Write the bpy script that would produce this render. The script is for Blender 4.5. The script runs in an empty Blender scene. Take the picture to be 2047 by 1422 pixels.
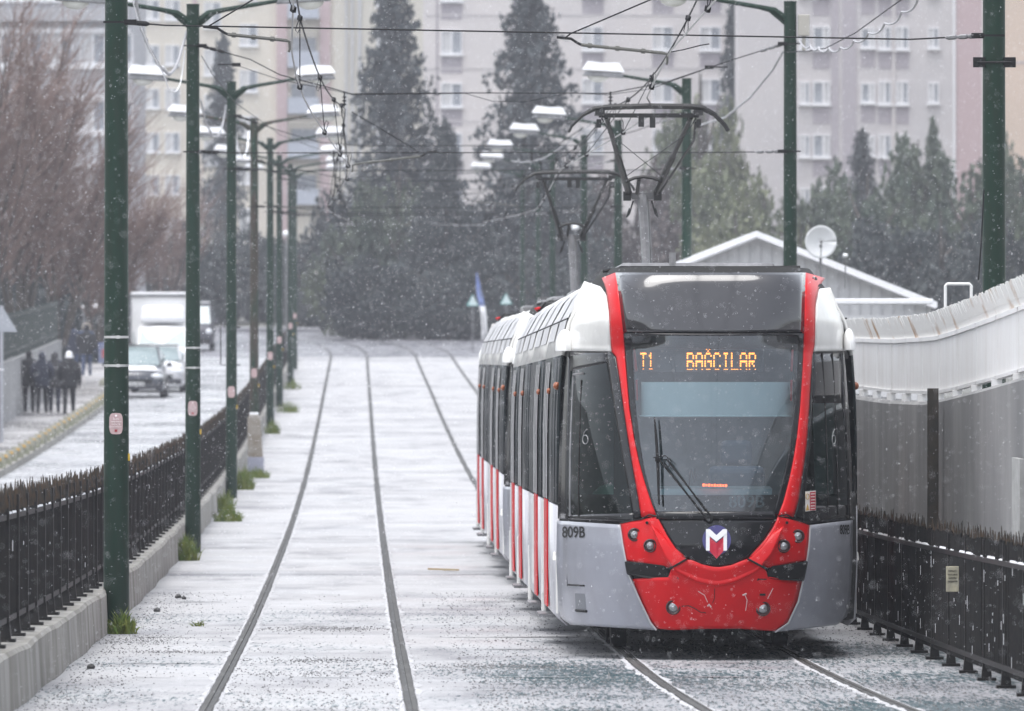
import bpy, bmesh, math, random
from mathutils import Vector, Matrix
rnd = random.Random(7)
SC = bpy.context.scene
COL = SC.collection
R = math.radians
PI = math.pi

# ---------------------------------------------------------------- camera
FPX, CXP, HZ = 18500.0, 1023.5, 640.0          # focal length and horizon of the photograph, in its pixels
cam_d = bpy.data.cameras.new("camera")
cam = bpy.data.objects.new("camera", cam_d); COL.objects.link(cam)
cam.location = (0, 0, 0); cam.rotation_euler = (R(90), 0, 0)
cam_d.sensor_width = 36; cam_d.lens = FPX / 2047 * 36
cam_d.shift_y = -(711 - HZ) / 2047
cam_d.clip_start = 1; cam_d.clip_end = 5000
cam_d.dof.use_dof = True; cam_d.dof.focus_distance = 86; cam_d.dof.aperture_fstop = 6.7
SC.camera = cam

# ---------------------------------------------------------------- light: overcast winter day
SUN_EL, SUN_AZ = R(75), R(232)
w = bpy.data.worlds.new("World"); SC.world = w; w.use_nodes = True
nt = w.node_tree; nt.nodes.clear()
sky = nt.nodes.new("ShaderNodeTexSky"); sky.sky_type = 'NISHITA'; sky.sun_disc = False
sky.sun_elevation = SUN_EL; sky.sun_rotation = SUN_AZ
sky.dust_density = 2; sky.air_density = 1.0; sky.ozone_density = 1.0
hs = nt.nodes.new("ShaderNodeHueSaturation"); hs.inputs["Saturation"].default_value = 0.27
bg = nt.nodes.new("ShaderNodeBackground"); bg.inputs["Strength"].default_value = 0.15
ow = nt.nodes.new("ShaderNodeOutputWorld")
nt.links.new(sky.outputs[0], hs.inputs["Color"]); nt.links.new(hs.outputs[0], bg.inputs[0]); nt.links.new(bg.outputs[0], ow.inputs[0])
sd = bpy.data.lights.new("sun", 'SUN'); sd.energy = 1.0; sd.angle = R(42); sd.color = (1, .98, .96)
sun = bpy.data.objects.new("sun", sd); COL.objects.link(sun)
sun.rotation_euler = (R(90) - SUN_EL, 0, PI - SUN_AZ)
SC.view_settings.view_transform = 'Standard'; SC.view_settings.look = 'None'
SC.view_settings.exposure = 1.22; SC.view_settings.gamma = 1
SC.cycles.use_denoising = True
SC.cycles.max_bounces = 6; SC.cycles.transparent_max_bounces = 12
SC.cycles.volume_bounces = 1
SC.cycles.caustics_reflective = False; SC.cycles.caustics_refractive = False

# ---------------------------------------------------------------- the lie of the land (tramway coordinates: s along, t across, h up)
GT = [(-60, -1.2), (0, -1.9), (40, -2.42), (60, -2.69), (66.3, -2.774), (80, -2.935), (96, -3.09), (118, -3.22), (154, -3.33), (200, -3.22), (255, -2.77), (300, -2.28), (340, -1.88), (372, -1.52), (400, -1.15), (420, -.93), (440, -.73), (480, -.4), (560, 0), (900, 2)]
def G(s):
    if s <= GT[0][0]: return GT[0][1]
    n = len(GT)
    for i in range(n - 1):
        if s <= GT[i + 1][0]:
            (x0, y0), (x1, y1) = GT[i], GT[i + 1]
            m = lambda k: (GT[min(k + 1, n - 1)][1] - GT[max(k - 1, 0)][1]) / (GT[min(k + 1, n - 1)][0] - GT[max(k - 1, 0)][0])
            h = x1 - x0; u = (s - x0) / h
            return (y0 * (1 + 2 * u) * (1 - u) ** 2 + h * m(i) * u * (1 - u) ** 2 + y1 * u * u * (3 - 2 * u) + h * m(i + 1) * u * u * (u - 1))
    return GT[-1][1]
def bend(s): return -.0007 * max(0, s - 374) ** 2
def XC(s): return -.34 - .01671 * s
def P(s, t, h=0): return Vector((XC(s) + t, s, G(s) + h))
def at(px, py, D): return Vector(((px - CXP) * D / FPX, D, (HZ - py) * D / FPX))
HEAD = math.atan(.01671)

# ---------------------------------------------------------------- mesh helpers
class MB:
    def __init__(s): s.v = []; s.f = []
    def add(s, vs, fs):
        b = len(s.v); s.v += [tuple(v) for v in vs]; s.f += [tuple(b + i for i in f) for f in fs]; return s
    def box(s, c, sz, rz=0, rx=0, ry=0, taper=1.0):
        M = Matrix.Translation(Vector(c)) @ Matrix.Rotation(rz, 4, 'Z') @ Matrix.Rotation(rx, 4, 'X') @ Matrix.Rotation(ry, 4, 'Y')
        x, y, z = sz[0] / 2, sz[1] / 2, sz[2] / 2; k = taper
        vs = [M @ Vector(p) for p in ((-x, -y, -z), (x, -y, -z), (x, y, -z), (-x, y, -z), (-x * k, -y * k, z), (x * k, -y * k, z), (x * k, y * k, z), (-x * k, y * k, z))]
        return s.add(vs, [(0, 3, 2, 1), (4, 5, 6, 7), (0, 1, 5, 4), (1, 2, 6, 5), (2, 3, 7, 6), (3, 0, 4, 7)])
    def tube(s, path, r, n=6, caps=True):
        path = [Vector(p) for p in path]; k = len(path)
        rs = r if isinstance(r, (list, tuple)) else [r] * k
        d0 = (path[1] - path[0]).normalized()
        up = Vector((0, 0, 1)) if abs(d0.z) < .9 else Vector((1, 0, 0))
        vs = []
        for i in range(k):
            d = (path[min(i + 1, k - 1)] - path[max(i - 1, 0)])
            d = d.normalized() if d.length > 1e-9 else d0
            a = d.cross(up)
            if a.length < 1e-4: a = d.cross(Vector((0, 1, 0)))
            a.normalize(); b = a.cross(d); up = b
            for j in range(n):
                q = 2 * PI * j / n
                vs.append(path[i] + (a * math.cos(q) + b * math.sin(q)) * rs[i])
        fs = [(i * n + j, i * n + (j + 1) % n, (i + 1) * n + (j + 1) % n, (i + 1) * n + j) for i in range(k - 1) for j in range(n)]
        if caps: fs += [tuple(range(n))[::-1], tuple((k - 1) * n + j for j in range(n))]
        return s.add(vs, fs)
    def cyl(s, a, b, r, n=12, r2=None): return s.tube([a, b], [r, r if r2 is None else r2], n)
    def ell(s, c, rad, nu=12, nv=7, lo=-90, hi=90):
        c = Vector(c); vs = []; fs = []
        for i in range(nv + 1):
            a = R(lo + (hi - lo) * i / nv)
            for j in range(nu):
                q = 2 * PI * j / nu
                vs.append(c + Vector((rad[0] * math.cos(a) * math.cos(q), rad[1] * math.cos(a) * math.sin(q), rad[2] * math.sin(a))))
        for i in range(nv):
            for j in range(nu):
                fs.append((i * nu + j, i * nu + (j + 1) % nu, (i + 1) * nu + (j + 1) % nu, (i + 1) * nu + j))
        fs += [tuple(range(nu))[::-1], tuple(nv * nu + j for j in range(nu))]
        return s.add(vs, fs)
    def prism(s, poly, axis, a, b):
        """polygon of 2-D points extruded along an axis: 'x' -> poly is (y,z); 'y' -> (x,z); 'z' -> (x,y)"""
        mk = {'x': lambda p, k: (k, p[0], p[1]), 'y': lambda p, k: (p[0], k, p[1]), 'z': lambda p, k: (p[0], p[1], k)}[axis]
        n = len(poly)
        vs = [mk(p, a) for p in poly] + [mk(p, b) for p in poly]
        return s.add(vs, [tuple(range(n))[::-1], tuple(range(n, 2 * n))] + [(i, (i + 1) % n, n + (i + 1) % n, n + i) for i in range(n)])
    def grid(s, rows):
        m = len(rows[0]); vs = [p for r in rows for p in r]
        return s.add(vs, [(i * m + j, i * m + j + 1, (i + 1) * m + j + 1, (i + 1) * m + j) for i in range(len(rows) - 1) for j in range(m - 1)])
    def build(s, name, mat=None, parent=None, smooth=False, bevel=0, solid=0, fix=True):
        me = bpy.data.meshes.new(name); me.from_pydata([tuple(v) for v in s.v], [], s.f); me.update()
        if fix:
            bm = bmesh.new(); bm.from_mesh(me); bmesh.ops.recalc_face_normals(bm, faces=bm.faces); bm.to_mesh(me); bm.free()
        if smooth:
            me.polygons.foreach_set("use_smooth", [True] * len(me.polygons))
            if smooth != 2:
                try: me.set_sharp_from_angle(angle=R(42))
                except Exception: pass
        o = bpy.data.objects.new(name, me); COL.objects.link(o)
        if mat: me.materials.append(mat)
        if parent: o.parent = parent
        if bevel:
            b = o.modifiers.new("bevel", 'BEVEL'); b.width = bevel; b.segments = 2; b.limit_method = 'ANGLE'; b.angle_limit = R(35)
        if solid:
            b = o.modifiers.new("solid", 'SOLIDIFY'); b.thickness = solid; b.offset = -1
        return o
def tag(o, label=None, cat=None, group=None, kind=None):
    if label: o["label"] = label
    if cat: o["category"] = cat
    if group: o["group"] = group
    if kind: o["kind"] = kind
    return o
def thing(name, loc, label, cat, group=None, rz=0):
    o = bpy.data.objects.new(name, None); COL.objects.link(o); o.location = loc; o.rotation_euler = (0, 0, rz); o.empty_display_size = .2
    return tag(o, label, cat, group)
KIDS = {}
def copy_tree(o, parent=None, skip=()):
    c = o.copy(); COL.objects.link(c)
    if parent: c.parent = parent
    for ch in [k for k in bpy.data.objects if k.parent == o and k.name.split('.')[0] not in skip]:
        copy_tree(ch, c, skip)
    return c
def text_mesh(body, size, depth=.004, bold=0):
    cu = bpy.data.curves.new("t", 'FONT'); cu.body = body; cu.size = size; cu.extrude = depth; cu.align_x = 'CENTER'; cu.align_y = 'CENTER'; cu.offset = bold
    o = bpy.data.objects.new("t", cu); COL.objects.link(o)
    dg = bpy.context.evaluated_depsgraph_get()
    me = bpy.data.meshes.new_from_object(o.evaluated_get(dg)); vs = [v.co.copy() for v in me.vertices]; fs = [tuple(p.vertices) for p in me.polygons]
    bpy.data.objects.remove(o); bpy.data.curves.remove(cu); bpy.data.meshes.remove(me)
    return vs, fs
def resample(pl, n):
    pl = [Vector(p) for p in pl]; L = [0]
    for a, b in zip(pl, pl[1:]): L.append(L[-1] + (b - a).length)
    out = []; k = 0
    for i in range(n):
        d = L[-1] * i / (n - 1)
        while k < len(pl) - 2 and L[k + 1] < d: k += 1
        u = (d - L[k]) / max(1e-9, L[k + 1] - L[k]); out.append(pl[k].lerp(pl[k + 1], min(1, max(0, u))))
    return out
def lerp_table(tab, x):
    if x <= tab[0][0]: return tab[0][1]
    for (a, b), (c, d) in zip(tab, tab[1:]):
        if x <= c: return b + (d - b) * (x - a) / (c - a)
    return tab[-1][1]

# ---------------------------------------------------------------- materials
MATS = {}
def mat(name, c, rough=.6, metal=0, c2=None, scale=4, detail=6, lo=.35, hi=.65, stretch=(1, 1, 1), bump=0, bscale=40, emit=None, spec=.5, coat=0, coords="Object", vec_rot=None):
    if name in MATS: return MATS[name]
    m = bpy.data.materials.new(name); m.use_nodes = True; n = m.node_tree.nodes; l = m.node_tree.links
    b = n["Principled BSDF"]
    b.inputs["Base Color"].default_value = (*c, 1); b.inputs["Roughness"].default_value = rough; b.inputs["Metallic"].default_value = metal
    b.inputs["Specular IOR Level"].default_value = spec; b.inputs["Coat Weight"].default_value = coat; b.inputs["Coat Roughness"].default_value = .08
    if c2 or bump:
        tc = n.new("ShaderNodeTexCoord"); mp = n.new("ShaderNodeMapping"); mp.inputs["Scale"].default_value = stretch
        l.new(tc.outputs[coords], mp.inputs[0])
    if c2:
        no = n.new("ShaderNodeTexNoise"); no.inputs["Scale"].default_value = scale; no.inputs["Detail"].default_value = detail; no.inputs["Roughness"].default_value = .62
        l.new(mp.outputs[0], no.inputs["Vector"])
        rp = n.new("ShaderNodeMapRange"); rp.inputs[1].default_value = lo; rp.inputs[2].default_value = hi
        l.new(no.outputs["Fac"], rp.inputs[0])
        mx = n.new("ShaderNodeMix"); mx.data_type = 'RGBA'; mx.inputs[6].default_value = (*c, 1); mx.inputs[7].default_value = (*c2, 1)
        l.new(rp.outputs[0], mx.inputs[0]); l.new(mx.outputs[2], b.inputs["Base Color"])
    if bump:
        n2 = n.new("ShaderNodeTexNoise"); n2.inputs["Scale"].default_value = bscale; n2.inputs["Detail"].default_value = 5
        l.new(mp.outputs[0], n2.inputs["Vector"])
        bp = n.new("ShaderNodeBump"); bp.inputs["Strength"].default_value = bump; bp.inputs["Distance"].default_value = .02
        l.new(n2.outputs["Fac"], bp.inputs["Height"]); l.new(bp.outputs[0], b.inputs["Normal"])
    if emit:
        b.inputs["Emission Color"].default_value = (*emit[0], 1); b.inputs["Emission Strength"].default_value = emit[1]
    MATS[name] = m; return m
def glass(name, tint, alpha, rough=.03, ior=1.5):
    m = bpy.data.materials.new(name); m.use_nodes = True; n = m.node_tree.nodes; l = m.node_tree.links; n.clear()
    out = n.new("ShaderNodeOutputMaterial"); mix = n.new("ShaderNodeMixShader"); tr = n.new("ShaderNodeBsdfTransparent"); pr = n.new("ShaderNodeBsdfGlossy")
    tr.inputs[0].default_value = (*tint, 1); pr.inputs["Color"].default_value = (.92, .95, 1, 1); pr.inputs["Roughness"].default_value = rough
    fr = n.new("ShaderNodeFresnel"); fr.inputs[0].default_value = ior
    ma = n.new("ShaderNodeMath"); ma.operation = 'MAXIMUM'; ma.inputs[1].default_value = 1 - alpha
    l.new(fr.outputs[0], ma.inputs[0]); l.new(ma.outputs[0], mix.inputs[0]); l.new(tr.outputs[0], mix.inputs[1]); l.new(pr.outputs[0], mix.inputs[2]); l.new(mix.outputs[0], out.inputs[0])
    MATS[name] = m; return m
SNOW = mat("snow", (.82, .83, .86), .7, c2=(.9, .9, .92), scale=9, bump=.25, bscale=30)
GREEN = mat("pole green paint", (.004, .027, .016), .5, spec=.3, c2=(.009, .024, .015), scale=5, stretch=(3, 3, .5), bump=.08, bscale=25)
GREENDIRTY = mat("grimy pole paint", (.008, .036, .02), .6, spec=.3, c2=(.055, .043, .034), scale=3, stretch=(3, 3, .4), lo=.38, hi=.55)
BLACKP = mat("black fence paint", (.006, .006, .0065), .55, spec=.3, c2=(.016, .014, .013), scale=12)
RUST = mat("rusty spikes", (.02, .018, .016), .7, c2=(.06, .036, .018), scale=7, lo=.4, hi=.6)
CONC = mat("kerb concrete", (.33, .32, .30), .8, c2=(.12, .112, .09), scale=1.5, stretch=(1.4, 1.0, .45), lo=.40, hi=.74, bump=.3, bscale=30)
WALLC = mat("wall concrete", (.16, .16, .162), .75, c2=(.27, .266, .262), scale=.9, stretch=(1, .9, .34), lo=.40, hi=.72, bump=.2, bscale=20)
WIREM = mat("wire", (.012, .012, .014), .6, spec=.2)
WIREL = mat("bright copper wire", (.25, .25, .26), .35, metal=.6)
DARKM = mat("dark metal", (.012, .012, .013), .6, spec=.25)
STEEL = mat("grey steel", (.25, .25, .26), .4, metal=.5, c2=(.16, .16, .165), scale=6)
TR_WHITE = mat("tram white paint", (.74, .735, .71), .28, c2=(.6, .59, .57), scale=2.5, lo=.45, hi=.8, coat=.3)
TR_GREY = mat("tram grey paint", (.29, .30, .345), .32, c2=(.23, .235, .265), scale=2.2, lo=.4, hi=.75, coat=.3, bump=.02, bscale=3)
TR_RED = mat("tram red paint", (.60, .003, .007), .36, spec=.25, c2=(.47, .003, .007), scale=2.6, lo=.4, hi=.75, coat=.06)
TR_BLACK = mat("tram black gloss", (.008, .008, .010), .14, spec=.4)
TR_PANEL = mat("tram pale panel", (.5, .5, .52), .4, c2=(.4, .4, .42), scale=3)
COWL = mat("cowl black gloss", (.010, .010, .014), .10, spec=.7, coat=.8)
RUBBER = mat("black rubber", (.010, .010, .011), .7, spec=.25)
GASKET = mat("joint gap", (.006, .006, .006), .8)
GLASS_FRONT = glass("windscreen glass", (.68, .80, .85), .90)
GLASS_SIDE = glass("side glass", (.26, .42, .37), .975, .03, 1.24)
DGLASS = mat("dark window", (.014, .020, .022), .4, spec=.2)
# ================================================================ GROUND
def slush(name, white, dark, wet=.35, fine=1.0, cover=.5, seed=0.0, track=False):
    """slushy snow on dark paving: fine specks, patches and cross streaks"""
    m = bpy.data.materials.new(name); m.use_nodes = True; n = m.node_tree.nodes; l = m.node_tree.links; b = n["Principled BSDF"]
    tc = n.new("ShaderNodeTexCoord")
    def noise(sc, st, det=6, ro=.6, off=0):
        mp = n.new("ShaderNodeMapping"); mp.inputs["Scale"].default_value = st; mp.inputs["Location"].default_value = (off + seed, off * 2 + seed, 0)
        l.new(tc.outputs["Object"], mp.inputs[0]); no = n.new("ShaderNodeTexNoise"); no.inputs["Scale"].default_value = sc; no.inputs["Detail"].default_value = det; no.inputs["Roughness"].default_value = ro
        l.new(mp.outputs[0], no.inputs["Vector"]); return no.outputs["Fac"]
    def rng(s, a, c, lo=0, hi=1):
        r = n.new("ShaderNodeMapRange"); r.inputs[1].default_value = a; r.inputs[2].default_value = c; r.inputs[3].default_value = lo; r.inputs[4].default_value = hi; l.new(s, r.inputs[0]); return r.outputs[0]
    def mth(op, a, c):
        q = n.new("ShaderNodeMath"); q.operation = op
        for i, v in enumerate((a, c)):
            if isinstance(v, (int, float)): q.inputs[i].default_value = v
            else: l.new(v, q.inputs[i])
        return q.outputs[0]
    patch = noise(.30, (1.0, .5, 1), 4, .55)
    specks = noise(30 * fine, (1, .06, 1), 5, .72, 3)
    streak = noise(1.0, (.28, 1.1, 1), 4, .6, 11)
    fade = rng(patch, .38, .66)
    thr = mth('ADD', mth('MULTIPLY', fade, .20), cover)
    wetm = 0
    if track:                                   # trampled wet strip along the right-hand track near the camera; specks thin out farther off
        sx = n.new("ShaderNodeSeparateXYZ"); l.new(tc.outputs["Object"], sx.inputs[0])
        tt = mth('ADD', mth('ADD', sx.outputs[0], mth('MULTIPLY', sx.outputs[1], .01671)), mth('MULTIPLY', noise(.8, (1, .4, 1), 4, .6, 41), 1.6))
        wetm = mth('MULTIPLY', rng(tt, 1.25, 2.5), rng(mth('ADD', sx.outputs[1], mth('MULTIPLY', noise(.5, (1, .6, 1), 3, .5, 17), 30)), 82, 104, 1, 0))
        thr = mth('SUBTRACT', thr, mth('MULTIPLY', wetm, .17))
        thr = mth('ADD', thr, rng(sx.outputs[1], 82, 125, 0, .10))
    sp = mth('SUBTRACT', specks, thr); spm = rng(sp, -.02, .10)
    st = rng(streak, .64, .76, 0, .7)
    tot = mth('MAXIMUM', spm, mth('MULTIPLY', st, rng(specks, .40, .56)))
    mx = n.new("ShaderNodeMix"); mx.data_type = 'RGBA'; mx.inputs[6].default_value = (*white, 1); mx.inputs[7].default_value = (*dark, 1); l.new(tot, mx.inputs[0])
    tone = n.new("ShaderNodeMix"); tone.data_type = 'RGBA'; tone.blend_type = 'MULTIPLY'; tone.inputs[7].default_value = (.66, .66, .68, 1)
    l.new(rng(noise(1.0, (1, .22, 1), 6, .68, 23), .50, .68), tone.inputs[0]); l.new(mx.outputs[2], tone.inputs[6])
    band = n.new("ShaderNodeMix"); band.data_type = 'RGBA'; band.blend_type = 'MULTIPLY'; band.inputs[7].default_value = (.70, .70, .72, 1)
    l.new(rng(noise(.45, (.3, .8, 1), 3, .5, 53), .48, .70), band.inputs[0]); l.new(tone.outputs[2], band.inputs[6])
    if track:
        wm = n.new("ShaderNodeMix"); wm.data_type = 'RGBA'; wm.blend_type = 'MULTIPLY'; wm.inputs[7].default_value = (.74, .74, .76, 1); l.new(wetm, wm.inputs[0]); l.new(band.outputs[2], wm.inputs[6]); band = wm
    l.new(band.outputs[2], b.inputs["Base Color"])
    l.new(rng(noise(.8, (1, .5, 1), 3, .5, 5), .4, .6, wet, wet + .4), b.inputs["Roughness"])
    b.inputs["Specular IOR Level"].default_value = .22
    bp = n.new("ShaderNodeBump"); bp.inputs["Strength"].default_value = .35; bp.inputs["Distance"].default_value = .02; l.new(noise(26, (1, .5, 1), 4, .6, 7), bp.inputs["Height"]); l.new(bp.outputs[0], b.inputs["Normal"])
    return m
M_BED = slush("slushy tram bed", (.41, .41, .42), (.035, .075, .085), .45, 1.0, .50, 0, True)
M_ROAD = slush("wet slushy road", (.40, .405, .42), (.075, .078, .085), .22, .5, .455, 60)
M_WALK = slush("slushy pavement", (.42, .41, .41), (.09, .085, .08), .4, .8, .43, 90)
M_CROSS = slush("wet crossing", (.21, .21, .23), (.10, .10, .115), .2, .5, .46, 120)
M_LAND = mat("winter ground", (.07, .07, .05), .9, c2=(.2, .2, .2), scale=.4)
SS = [-60 + 6 * i for i in range(10)] + [0 + 4 * i for i in range(125)] + [500 + 20 * i for i in range(30)]
def sheet(name, t0, t1, h, m, s0, s1, nt=2, step=2.0, curve=False, hf=None):
    mb = MB(); rows = []; k = max(2, int((s1 - s0) / step))
    for i in range(k + 1):
        s = s0 + (s1 - s0) * i / k
        rows.append([P(s, t0 + (t1 - t0) * j / nt + (bend(s) if curve else 0), h if hf is None else hf(s, t0 + (t1 - t0) * j / nt)) for j in range(nt + 1)])
    return tag(mb.grid(rows).build(name, m), kind="structure")
mb = MB(); rows = []
for s in SS:
    rows.append([P(s, t, -.05 + lerp_table([(-200, 26), (-60, 10), (-20, 3.2), (-14, 1.9), (-9.2, 1.3), (-9.1, -.05), (30, -.05), (60, .2), (200, 3)], t if (s < 292 or t < -13.8) else max(t, -9)) + (max(0, s - 455) * .02 if s > 455 else 0)) for t in (-200, -120, -60, -35, -20, -14, (-9.25 if s < 292 else -13.9), (-9.05 if s < 292 else -13.7), 0, 15, 35, 60, 110, 200)])
tag(mb.grid(rows).build("terrain", M_LAND), kind="structure")
sheet("tram_bed", -2.15, 5.62, 0, M_BED, -30, 384, 6)
sheet("road", -7.05, -2.45, -.004, M_ROAD, -30, 470, 4)
sheet("pavement", -9.08, -7.3, .13, M_WALK, -30, 292, 2)
sheet("pavement", -13.5, -7.3, .13, M_WALK, 292, 420, 3)
sheet("road_crossing", -14, 26, .002, M_CROSS, 373, 452, 4)
mb = MB(); mb.grid([[P(s, -7.3, .13), P(s, -7.28, .14), P(s, -7.06, .14), P(s, -7.04, -.02)] for s in range(-30, 372, 3)])
tag(mb.build("kerb", CONC), kind="structure")
# slab joints: dark gaps that run across the bed, a few with slush blown off
mb = MB()
for s in [70.5, 74.2, 78.6, 83.4, 88.0, 92.5, 97.5, 103, 109.5, 117, 126.5, 137, 141.5, 150, 153, 160, 168, 176, 186, 196, 208, 221, 235, 252, 270, 290]:
    segs = [(-2.05, -.78), (-.62, .62), (.8, 2.62), (2.8, 4.0)]
    for a, b in segs:
        if rnd.random() < .42: continue
        u = a + (b - a) * rnd.random() * .45; e = b - (b - a) * rnd.random() * .45
        w = rnd.uniform(.02, .07) * (1 + s / 140)
        k = 9
        A = []; B = []
        for i in range(k):
            t = u + (e - u) * i / (k - 1); ww = w * math.sin(PI * (i + .4) / (k - .2)) * rnd.uniform(.5, 1.2)
            A.append(P(s - ww, t, .009)); B.append(P(s + ww, t, .009))
        mb.grid([A, B])
tag(mb.build("slab_joint_markings", mat("wet joint", (.10, .10, .105), .3, c2=(.25, .25, .25), scale=9)), kind="structure")
# rails
M_RAIL = mat("rail steel", (.085, .083, .08), .6, spec=.2, c2=(.045, .043, .04), scale=3, stretch=(1, .2, 1))
M_GROOVE = mat("rail groove", (.022, .021, .02), .6, c2=(.055, .054, .052), scale=6, stretch=(1, .3, 1))
M_BERM = mat("slush ridge", (.46, .46, .475), .6, c2=(.2, .2, .21), scale=8, lo=.5, hi=.75, bump=.4, bscale=20)
def t2(s): return 3.43 + .0005 * max(0, 79 - s) ** 2
SR = [-20 + i * 2.0 for i in range(200)] + [380 + i * 1.5 for i in range(48)]
for base in (lambda s: 0, t2):
    for side in (-1, 1):
        mb = MB(); mg = MB()
        def row(s, *os): return [P(s, base(s) + side * (.7175 + o) + bend(s), h) for o, h in os]
        wob = [rnd.uniform(-.012, .018) for _ in SR]
        mb.grid([row(s, (.052, .004), (.050, .014), (.014, .016), (.011, .002)) for s in SR])
        mb.grid([row(s, (-.018, .002), (-.020, .012), (-.030, .012), (-.032, .003)) for s in SR])
        mg.grid([row(s, (.060 + a * .6, .006), (.052, .007)) for s, a in zip(SR, wob)])
        mg.grid([row(s, (.012, .006), (-.019, .006)) for s in SR])
        mg.grid([row(s, (-.032, .008), (-.038 - a * .6, .008)) for s, a in zip(SR, wob)])
        o = tag(mb.build("tram_track", M_RAIL), kind="structure"); mg.build("rail_groove", M_GROOVE, o)
        # lumpy slush pushed up along both sides
        br = MB()
        for q in (1, -1):
            rr = []; s = 60
            while s < 178:
                wdt = rnd.uniform(.0, .07) * (rnd.random() ** .9); hh = rnd.uniform(.0, .018) * (rnd.random() ** .5)
                o0 = .06 if q > 0 else -.038
                rr.append(row(s, (o0, .003), (o0 + q * wdt * .4, .006 + hh), (o0 + q * (wdt + .02), .002))); s += rnd.uniform(.2, .55)
            br.grid(rr)
        br.build("slush_ridge", M_BERM, o, smooth=True)
# ================================================================ GRAVEL (uncountable)
mb = MB()
def stone(p, r):
    k = [rnd.uniform(.6, 1.2) for _ in range(6)]
    a = rnd.uniform(0, 6.28); c, s_ = math.cos(a) * r, math.sin(a) * r
    p = Vector(p)
    mb.add([p + Vector((c * k[0], s_ * k[0], 0)), p + Vector((-s_ * k[1], c * k[1], 0)), p + Vector((-c * k[2], -s_ * k[2], 0)), p + Vector((s_ * k[3], -c * k[3], 0)), p + Vector((0, 0, r * .8 * k[4]))], [(0, 1, 4), (1, 2, 4), (2, 3, 4), (3, 0, 4)])
for i in range(15000):
    s = 63.5 + 44 * rnd.random() ** 1.7; q = rnd.random()
    if q < .66: t = rnd.uniform(1.2, 5.4)
    elif q < .86: t = rnd.uniform(-.7, .8) if s < 80 else rnd.uniform(-2, 5)
    else: t = rnd.gauss(-1.75, .25)
    if t < -2.1: t = -1.9
    stone(P(s, t, .004), rnd.choice((.004, .006, .008, .010, .013)) * rnd.uniform(.7, 1.2))
for cx, cs, rx, rs_, k in ((-.05, 79.5, .28, .5, 350), (-.15, 91, .4, .6, 380), (.25, 91.5, .3, .5, 300), (1.55, 77.5, .5, .6, 700), (.0, 75.2, .6, .5, 300), (-1.7, 87, .3, 1.2, 420), (-1.3, 82.4, .35, .25, 300), (3.9, 72, .7, 1.2, 600), (2.2, 73, .7, 2, 700)):
    for i in range(k): stone(P(rnd.gauss(cs, rs_), rnd.gauss(cx, rx), .004), rnd.uniform(.005, .012))
tag(mb.build("gravel", mat("wet gravel", (.04, .04, .044), .45, c2=(.12, .12, .12), scale=3), fix=False), "dark grit poking through slush round the rails", "gravel", kind="stuff")
# bigger loose stones
for i, (px, py, r) in enumerate([(356, 1168, .04), (368, 1199, .03), (182, 1338, .035), (314, 1224, .04), (1438, 1330, .0)]):
    if not r: continue
    s = 60
    for it in range(300):
        s = 60 + it * .15
        if HZ - G(s) / s * FPX <= py: break
    p = Vector(((px - CXP) * s / FPX, s, G(s)))
    mb = MB(); mb.ell((p.x, p.y, p.z + r * .4), (r, r * 1.2, r * .75), 8, 5)
    for k in range(len(mb.v)): v = mb.v[k]; mb.v[k] = (v[0] + rnd.uniform(-.15, .15) * r, v[1], v[2] + rnd.uniform(-.15, .15) * r)
    tag(mb.build("stone", mat("dark stone", (.03, .03, .03), .6)), ["dark stone in the slush a step right of the kerb wall, farthest of the four", "small round dark stone out on the slush beside the left track", "dark stone at the kerb wall foot nearest the camera", "dark stone lying close to the foot of the kerb wall"][i], "stone", "loose stones by the kerb wall")
mb = MB(); p = P(118.5, 1.42, .0)
mb.box((0, 0, .03), (.36, .06, .022), ry=.03).box((.12, .1, .02), (.2, .05, .02), rz=.2)
o = tag(mb.build("wooden_stick", mat("yellow wood", (.42, .30, .16), .7, c2=(.5, .42, .28), scale=9)), "pale yellow strip of wood lying between the two tracks", "wood"); o.location = p

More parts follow.
